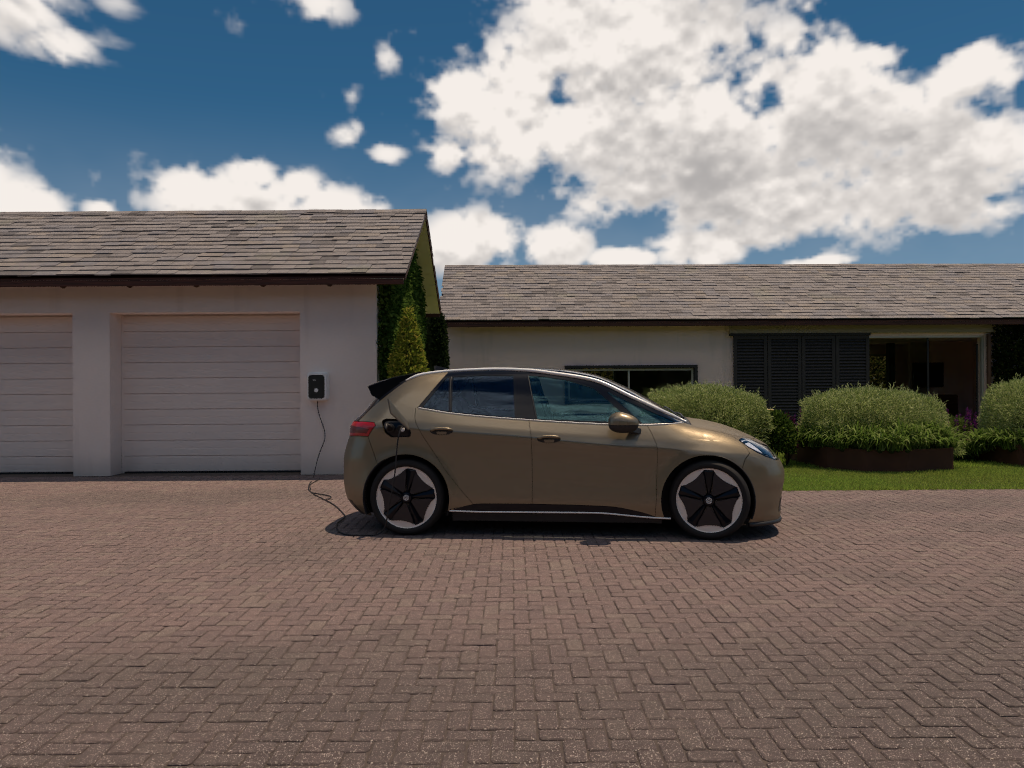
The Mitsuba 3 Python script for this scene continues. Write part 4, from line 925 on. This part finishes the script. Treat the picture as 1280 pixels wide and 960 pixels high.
# ------------------------------------------------------------------ planting
def dirs(n, up=-.15):
    d = rng.normal(size=(n * 3, 3)); d /= np.linalg.norm(d, axis=1, keepdims=True); d = d[d[:, 2] > up][:n]; return d
def dome(name, label, c, r, n, tones, leaf=(.05, .010), parent_cat='bush', power=.85, skew=0.0, sprig=.10, group=None, lump=.16, wt=None, stemr=.02, tuft=1.0):
    """a rounded bush: fine leaves through the outer shell of a lumpy dome, darker growth inside, a few stems"""
    k = thing(name, label, parent_cat, group); c = np.asarray(c, float); r = np.asarray(r, float)
    d = dirs(n); s = np.sign(d) * np.abs(d) ** power; s /= np.max(np.abs(s) ** 1.0, axis=1, keepdims=True) ** .35
    bump = 1 + lump * (meshkit.fbm(d * 2.6 + c, 3, 5) - .5) * 2 + sprig * (meshkit.noise(d * 13 + c, 9) - .5)
    depth = 1 - .42 * rng.random(n) ** 2.2
    P = s * r * (bump * depth)[:, None]; P[:, 0] += skew * P[:, 2]; P += c
    up = d * 1.0 + [0, 0, .30] + rng.normal(size=(n, 3)) * .65; up /= np.linalg.norm(up, axis=1, keepdims=True)
    L = leaf[0] * rng.uniform(.6, 1.5, n); v, f = leaves(P, up, L, leaf[1] * rng.uniform(.7, 1.4, n))
    # sprigs that stand out of the outline
    m = int(n * .012 * tuft); q = rng.choice(n, m); sp = P[q]; sd = d[q] * .5 + [0, 0, .9] + rng.normal(size=(m, 3)) * .3; sd /= np.linalg.norm(sd, axis=1, keepdims=True)
    SP_, SD = [], []
    for t in np.linspace(0, 1, 7): SP_.append(sp + sd * t * .15 * r[2]); SD.append(sd + rng.normal(size=(m, 3)) * .55)
    SD = np.vstack(SD); SD /= np.linalg.norm(SD, axis=1, keepdims=True); v2, f2 = leaves(np.vstack(SP_), SD, leaf[0] * .9, leaf[1])
    col = np.vstack([leaf_colors(n, tones, wt), leaf_colors(len(SD), tones[-2:])])
    put('foliage', (np.vstack([v, v2]), np.vstack([f, f2 + len(v)])), 'm_leaf', k, color=col)
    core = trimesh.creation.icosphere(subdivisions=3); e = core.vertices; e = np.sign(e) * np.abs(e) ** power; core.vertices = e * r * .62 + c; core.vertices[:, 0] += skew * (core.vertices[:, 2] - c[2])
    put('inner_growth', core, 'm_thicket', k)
    st = [tube([(c[0] + rng.normal() * .05, c[1] + rng.normal() * .05, c[2] - r[2] * .30 - .3), tuple(c + rng.normal(size=3) * r * .25)], [stemr, stemr * .6], 6) for _ in range(5)]
    put('stem', cat(st), 'm_stem', k)
    return k
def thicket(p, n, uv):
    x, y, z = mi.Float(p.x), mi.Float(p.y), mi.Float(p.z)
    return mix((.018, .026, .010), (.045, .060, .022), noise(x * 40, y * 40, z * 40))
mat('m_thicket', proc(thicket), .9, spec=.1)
corten = proc(lambda p, n, uv: mix((.115, .048, .028), (.052, .026, .020), fbm(mi.Float(p.x) * 3.5, mi.Float(p.y) * 3.5, mi.Float(p.z) * 2.0, 4)))
mat('m_corten', corten, .85, spec=.25)
mat('m_bed', (.045, .032, .022), .95, spec=.1)
def planter(label, outline, hgt):
    k = thing('planter', label, 'planter', None)
    o = Polygon(outline); o = o.buffer(-.15).buffer(.15, quad_segs=5)
    wall = trimesh.creation.extrude_polygon(o.difference(o.buffer(-.012)), hgt + .03, engine='earcut'); wall.apply_translation((0, 0, -.03)); put('side', wall, 'm_corten', k, smooth=25)
    lipm = trimesh.creation.extrude_polygon(o.buffer(.006).difference(o.buffer(-.035)), .012, engine='earcut'); lipm.apply_translation((0, 0, hgt + .001)); put('rim', lipm, 'm_corten', k)
    sl = trimesh.creation.extrude_polygon(o.buffer(-.0125), .02, engine='earcut'); sl.apply_translation((0, 0, hgt - .08)); put('earth', sl, 'm_bed', k)
planter('rusty steel planter behind the car holding the leftmost round bush', [(2.3, 12.5), (4.2, 12.5), (4.2, 14.4), (2.3, 14.4)], .33)
planter('long rusty steel planter with a bent front on the lawn, in full view', [(5.08, 13.75), (5.14, 12.65), (5.52, 12.12), (6.15, 12.03), (7.05, 12.28), (7.12, 14.6), (5.10, 14.6)], .34)
planter('rusty steel planter cut by the right picture edge', [(8.22, 14.25), (8.42, 12.85), (9.2, 12.35), (11.6, 12.3), (11.6, 14.9), (8.22, 14.9)], .34)

SAGE = [(.21, .28, .09), (.30, .38, .13), (.41, .48, .19), (.54, .58, .30)]
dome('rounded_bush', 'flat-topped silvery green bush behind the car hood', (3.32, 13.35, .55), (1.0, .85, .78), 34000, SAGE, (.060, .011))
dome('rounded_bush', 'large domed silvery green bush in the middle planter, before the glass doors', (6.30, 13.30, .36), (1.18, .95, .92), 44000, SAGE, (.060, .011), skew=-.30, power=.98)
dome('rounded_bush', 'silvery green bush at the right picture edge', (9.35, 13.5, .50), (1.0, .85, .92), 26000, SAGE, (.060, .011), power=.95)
dome('rounded_bush', 'low pale green bush between the middle and the right planter, at their back', (7.9, 14.6, .25), (.62, .5, .48), 9000, [(.09, .14, .03), (.13, .19, .045), (.17, .22, .06)], (.07, .016))

def strap_clump(name, label, xs, ys, zs, count, L, tones, group=None):
    """arching strap leaves from several crowns, as one plant"""
    k = thing(name, label, 'plant', group); V, Fc, C, n0 = [], [], [], 0
    for x, y, z in zip(xs, ys, zs):
        for _ in range(count):
            a = rng.uniform(0, 2 * np.pi); l = L * rng.uniform(.55, 1.2); w = rng.uniform(.008, .015); lean = rng.uniform(.15, .75)
            h = np.array([math.cos(a), math.sin(a), 0]); s = np.array([-math.sin(a), math.cos(a), 0]); b = np.array([x, y, z]) + rng.normal(size=3) * [.05, .05, 0]
            pts = [b + h * l * lean * t + np.array([0, 0, l * (t * 1.05 - (.35 + .75 * lean) * t * t)]) for t in (0, .35, .65, .88, 1)]
            ww = [w * .8, w, w * .9, w * .5, .0008]
            v = np.vstack([[p - s * q, p + s * q] for p, q in zip(pts, ww)]); f = []
            for i in range(4): f += [[2 * i, 2 * i + 1, 2 * i + 3], [2 * i, 2 * i + 3, 2 * i + 2]]
            V.append(v); Fc.append(np.array(f) + n0); n0 += len(v); C.append(np.repeat([np.array(tones[rng.integers(len(tones))]) * rng.uniform(.8, 1.2)], len(v), 0))
    put('leaf_blades', (np.vstack(V), np.vstack(Fc)), 'm_leaf', k, color=np.vstack(C))
    put('crown', cat([trimesh.creation.icosphere(subdivisions=1, radius=.05).apply_translation((x, y, z)) for x, y, z in zip(xs, ys, zs)]), 'm_thicket', k)
    return k
GREEN = [(.10, .17, .032), (.15, .24, .045), (.20, .29, .07), (.27, .34, .115)]
n_ = 46
def along(pts, n, spread):
    p = spline(pts, n); return p + rng.normal(size=p.shape) * spread
q = along([(5.18, 13.6, .3), (5.25, 12.8, .3), (5.62, 12.32, .3), (6.2, 12.25, .3), (6.95, 12.45, .3)], 60, [.09, .09, .01]); q2 = along([(5.35, 13.5, .34), (5.6, 12.7, .36), (6.2, 12.5, .4), (6.85, 12.65, .38)], 40, [.1, .1, .03]); q = np.vstack([q, q2])
strap_clump('strap_leaf_plant', 'bright green arching leaves spilling over the front of the middle planter', q[:, 0], q[:, 1], q[:, 2] + .04, 46, .62, GREEN)
q = along([(7.55, 14.3, .0), (7.9, 13.9, .0), (8.35, 13.3, .3), (8.7, 12.75, .3), (9.6, 12.6, .3)], 60, [.09, .12, .03])
strap_clump('strap_leaf_plant', 'green arching leaves along the left side of the right planter', q[:, 0], q[:, 1], q[:, 2], 44, .52, GREEN)

def broad_plant(name, label, c, r, n, tones, leaf):
    k = thing(name, label, 'plant'); c = np.asarray(c, float); d = dirs(n, -.4); P = c + d * r * rng.uniform(.3, 1, n)[:, None] ** .5
    D = d * .6 + [0, 0, .3] + rng.normal(size=(n, 3)) * .6; D /= np.linalg.norm(D, axis=1, keepdims=True)
    v, f = leaves(P, D, leaf[0] * rng.uniform(.7, 1.3, n), leaf[1]); put('foliage', (v, f), 'm_leaf', k, color=leaf_colors(n, tones))
    put('stem', cat([tube([(c[0], c[1], -.02), tuple(c + rng.normal(size=3) * r * .4)], [.012, .007], 5) for _ in range(6)]), 'm_stem', k)
    return k
rose = broad_plant('rose_bush', 'leafy green rose bush with one pale flower beside the leftmost round bush', (4.42, 13.0, .42), (.34, .3, .50), 2600, [(.04, .08, .016), (.07, .12, .022), (.11, .16, .03)], (.07, .04))
mat('m_petal', (.74, .66, .44), .6); mat('m_petal_pink', (.66, .30, .26), .6)
for i in range(1):
    c = np.array([4.30, 12.9, .93]); k_ = []
    for ring, (nr, rad, tilt) in enumerate(((5, .035, 1.15), (6, .058, .75), (7, .08, .4))):
        for a in np.arange(nr) * 2 * np.pi / nr + ring: 
            h = np.array([math.cos(a), math.sin(a), 0]) * math.cos(tilt) + np.array([0, 0, math.sin(tilt)]); s = np.array([-math.sin(a), math.cos(a), 0]) * rad * .55
            b = c + h * .01; k_.append(trimesh.Trimesh(np.array([b, b + h * rad * .6 - s, b + h * rad, b + h * rad * .6 + s]), [[0, 1, 2], [0, 2, 3]], process=False))
    put('flower', cat(k_), 'm_petal', rose)
broad_plant('dark_leaved_plant', 'small dark purple leaved plant right of the pale rose', (4.68, 13.2, .42), (.18, .2, .46), 700, [(.05, .012, .035), (.09, .018, .06), (.03, .02, .02)], (.06, .03))
def salvia(label, spots, zb):
    k = thing('purple_salvia', label, 'flowers', 'purple flower spikes in the planters'); st, fl = [], []
    V, Fc, n0 = [], [], 0
    for x, y, z in spots:
        top_ = np.array([x + rng.normal() * .04, y + rng.normal() * .04, z]); base = np.array([x, y, zb]); st.append(tube([base, (base + top_) / 2 + rng.normal(size=3) * .02, top_], [.004, .004, .002], 5))
        n = 46; t = rng.uniform(.55, 1.0, n); P = base + (top_ - base) * t[:, None]; D = rng.normal(size=(n, 3)); D[:, 2] += .4; D /= np.linalg.norm(D, axis=1, keepdims=True)
        v, f = leaves(P, D, .030, .020); V.append(v); Fc.append(f + n0); n0 += len(v)
    put('stem', cat(st), 'm_green_stem', k); put('florets', (np.vstack(V), np.vstack(Fc)), 'm_leaf', k, color=leaf_colors(n0 // 4, [(.16, .022, .20), (.24, .03, .26), (.11, .02, .17), (.30, .06, .22)]))
mat('m_green_stem', (.06, .09, .025), .7)
salvia('purple flower spikes at the left end of the middle planter', [(5.0 + rng.uniform(-.05, .75), 13.75 + rng.uniform(-.3, .4), rng.uniform(.75, 1.10)) for _ in range(14)], .30)
salvia('purple flower spikes between the middle and the right planter', [(7.7 + rng.uniform(0, 1.0), 14.3 + rng.uniform(-.3, .3), rng.uniform(.68, .95)) for _ in range(34)], .0)
salvia('purple flower spikes at the foot of the rose', [(4.55 + rng.uniform(0, .5), 13.6 + rng.uniform(-.3, .3), rng.uniform(.5, .85)) for _ in range(9)], .0)

# climbers and the conical shrub at the garage's right side
def wall_leaves(label, name, sample, normal, n, tones, leaf, thick=.12, category='climbing plant', stems=()):
    k = thing(name, label, category); P = sample(n); nrm = np.asarray(normal, float)
    P = P + nrm * (rng.random(n) ** 1.4 * thick * (.5 + meshkit.fbm(P * 2.2, 3, 2)))[:, None]
    D = nrm * .55 + [0, 0, -.45] + rng.normal(size=(n, 3)) * .6; D /= np.linalg.norm(D, axis=1, keepdims=True)
    v, f = leaves(P, D, leaf[0] * rng.uniform(.6, 1.3, n), leaf[1] * rng.uniform(.7, 1.2, n)); put('foliage', (v, f), 'm_leaf', k, color=leaf_colors(n, tones))
    put('stem', cat([tube(spline(s, 16), np.linspace(.022, .006, 16), 6) for s in stems]), 'm_stem', k); return k
def gable(n):
    out = []
    while len(out) < n:
        y = rng.uniform(GF + .02, GB - .02); z = rng.uniform(0, garage_top(y) - .12)
        out.append((GX1 + .01, y, z))
    return np.array(out)
IVY = [(.042, .085, .018), (.068, .13, .026), (.10, .17, .036), (.14, .22, .05)]
wall_leaves('dense dark green ivy covering the garage gable wall', 'ivy', gable, (1, 0, 0), 30000, IVY, (.085, .062), .24, stems=[[(GX1 + .02, y, 0), (GX1 + .03, y + .2, 1.2), (GX1 + .02, y - .1, 2.6)] for y in (12.8, 13.7, 14.8, 15.9, 16.6)])
cs = thing('conical_shrub', 'sunlit yellow-green cone-shaped shrub in front of the garage ivy', 'shrub'); n = 15000
t_ = 1 - np.sqrt(rng.random(n)); a_ = rng.uniform(0, 2 * np.pi, n); rr = (.58 * (1 - t_) ** .9 + .02) * (1 - .4 * rng.random(n) ** 2) * (1 + .30 * (meshkit.noise(np.c_[np.cos(a_) * 2, np.sin(a_) * 2, t_ * 9]) - .5))
P = np.c_[-1.60 + rr * np.cos(a_) - .0 * t_, 12.02 + rr * np.sin(a_), .08 + t_ * 2.56]
D = np.c_[np.cos(a_) * .7, np.sin(a_) * .7, np.full(n, .5)] + rng.normal(size=(n, 3)) * .5; D /= np.linalg.norm(D, axis=1, keepdims=True)
v, f = leaves(P, D, .062 * rng.uniform(.6, 1.4, n), .034 * rng.uniform(.7, 1.3, n)); put('foliage', (v, f), 'm_leaf', cs, color=leaf_colors(n, [(.20, .26, .034), (.29, .34, .045), (.38, .40, .065), (.42, .37, .08), (.12, .17, .026)]))
put('stem', tube([(-1.60, 12.02, -.02), (-1.60, 12.02, 2.3)], [.035, .008], 8), 'm_stem', cs)
cc = trimesh.creation.cone(radius=.40, height=2.1, sections=16); cc.apply_translation((-1.60, 12.02, .05)); put('inner_growth', cc, 'm_thicket', cs)
ts = thing('tall_shrub', 'tall very dark shrub in the gap between garage and long house', 'shrub'); n = 14000
d = dirs(n, -1); P = np.array([-1.98, 18.7, 1.5]) + np.sign(d) * np.abs(d) ** .6 * [.42, .5, 1.75] * (1 - .4 * rng.random(n) ** 2)[:, None]; P = P[P[:, 2] > .02]; n = len(P)
D = rng.normal(size=(n, 3)) + [.2, -.3, .2]; D /= np.linalg.norm(D, axis=1, keepdims=True)
v, f = leaves(P, D, .09 * rng.uniform(.6, 1.3, n), .05); put('foliage', (v, f), 'm_leaf', ts, color=leaf_colors(n, [(.012, .022, .010), (.02, .034, .012), (.03, .05, .015), (.05, .075, .02)], [.45, .35, .15, .05]))
core = trimesh.creation.icosphere(subdivisions=3); e_ = core.vertices; core.vertices = np.sign(e_) * np.abs(e_) ** .6 * [.38, .44, 1.78] + [-1.98, 18.7, 1.42]; put('inner_growth', core, 'm_thicket', ts)
put('stem', tube([(-1.98, 18.7, -.05), (-1.98, 18.7, 2.0)], [.06, .03], 8), 'm_stem', ts)
def house_end(n):
    p = np.c_[rng.uniform(12.72, 16.2, n), np.full(n, -.02), rng.uniform(0, 2.95, n)]; return trimesh.transform_points(p, HM)
wall_leaves('dark climber covering the house wall right of the brown post', 'wall_climber', house_end, -HN, 16000, [(.012, .020, .006), (.022, .034, .010), (.045, .055, .014)], (.10, .07), .30, stems=[[tuple(trimesh.transform_points([(u, -.03, z)], HM)[0]) for z in (0, 1.2, 2.6)] for u in (13.2, 14.1, 15.0, 15.8)])
hd = thing('hedge', 'olive brown hedge seen through the open house', 'hedge'); n = 38000
P = np.c_[rng.uniform(1, 20, n), 31 + rng.uniform(-.3, .5, n), rng.uniform(0, 3.6, n)]; P[:, 1] += .62 * P[:, 2]; P[:, 1] += .5 * (meshkit.fbm(P * [.8, 0, .8], 3) - .5)
D = rng.normal(size=(n, 3)) + [0, -.6, .4]; D /= np.linalg.norm(D, axis=1, keepdims=True); v, f = leaves(P, D, .16 * rng.uniform(.6, 1.3, n), .09)
put('inner_growth', ext_yz(Polygon([(31.35, -.05), (33.3, 3.3), (34, 3.3), (34, -.05)]), 1.1, 19.9), 'm_thicket', hd)
put('foliage', (v, f), 'm_leaf', hd, color=leaf_colors(n, [(.22, .19, .06), (.16, .17, .045), (.27, .21, .09), (.10, .12, .03)])); put('stem', cat([tube([(x, 32, -.05), (x + .1, 32, 2.8)], [.06, .03], 6) for x in np.arange(1.5, 20, 1.2)]), 'm_stem', hd)
# the wood behind the viewer, which glass and paint mirror
n = 42000; a_ = rng.uniform(-1.25, 1.25, n); R_ = 34 + rng.uniform(-3, 3, n); crown = 6.5 + 4.5 * meshkit.fbm(np.c_[a_ * 9, 0 * a_, 0 * a_], 3, 6)
P = np.c_[R_ * np.sin(a_) * 1.6, -R_ * np.cos(a_) * .9 - 2, crown * rng.random(n) ** .8]
D = rng.normal(size=(n, 3)) + [0, .5, .4]; D /= np.linalg.norm(D, axis=1, keepdims=True); v, f = leaves(P, D, 1.0 * rng.uniform(.5, 1.3, n), .6)
put('far_wood', (v, f), 'm_leaf', color=leaf_colors(n, [(.025, .045, .012), (.04, .065, .018), (.06, .085, .025)]), kind='stuff', label='dark wood across the garden, seen only mirrored in glass')
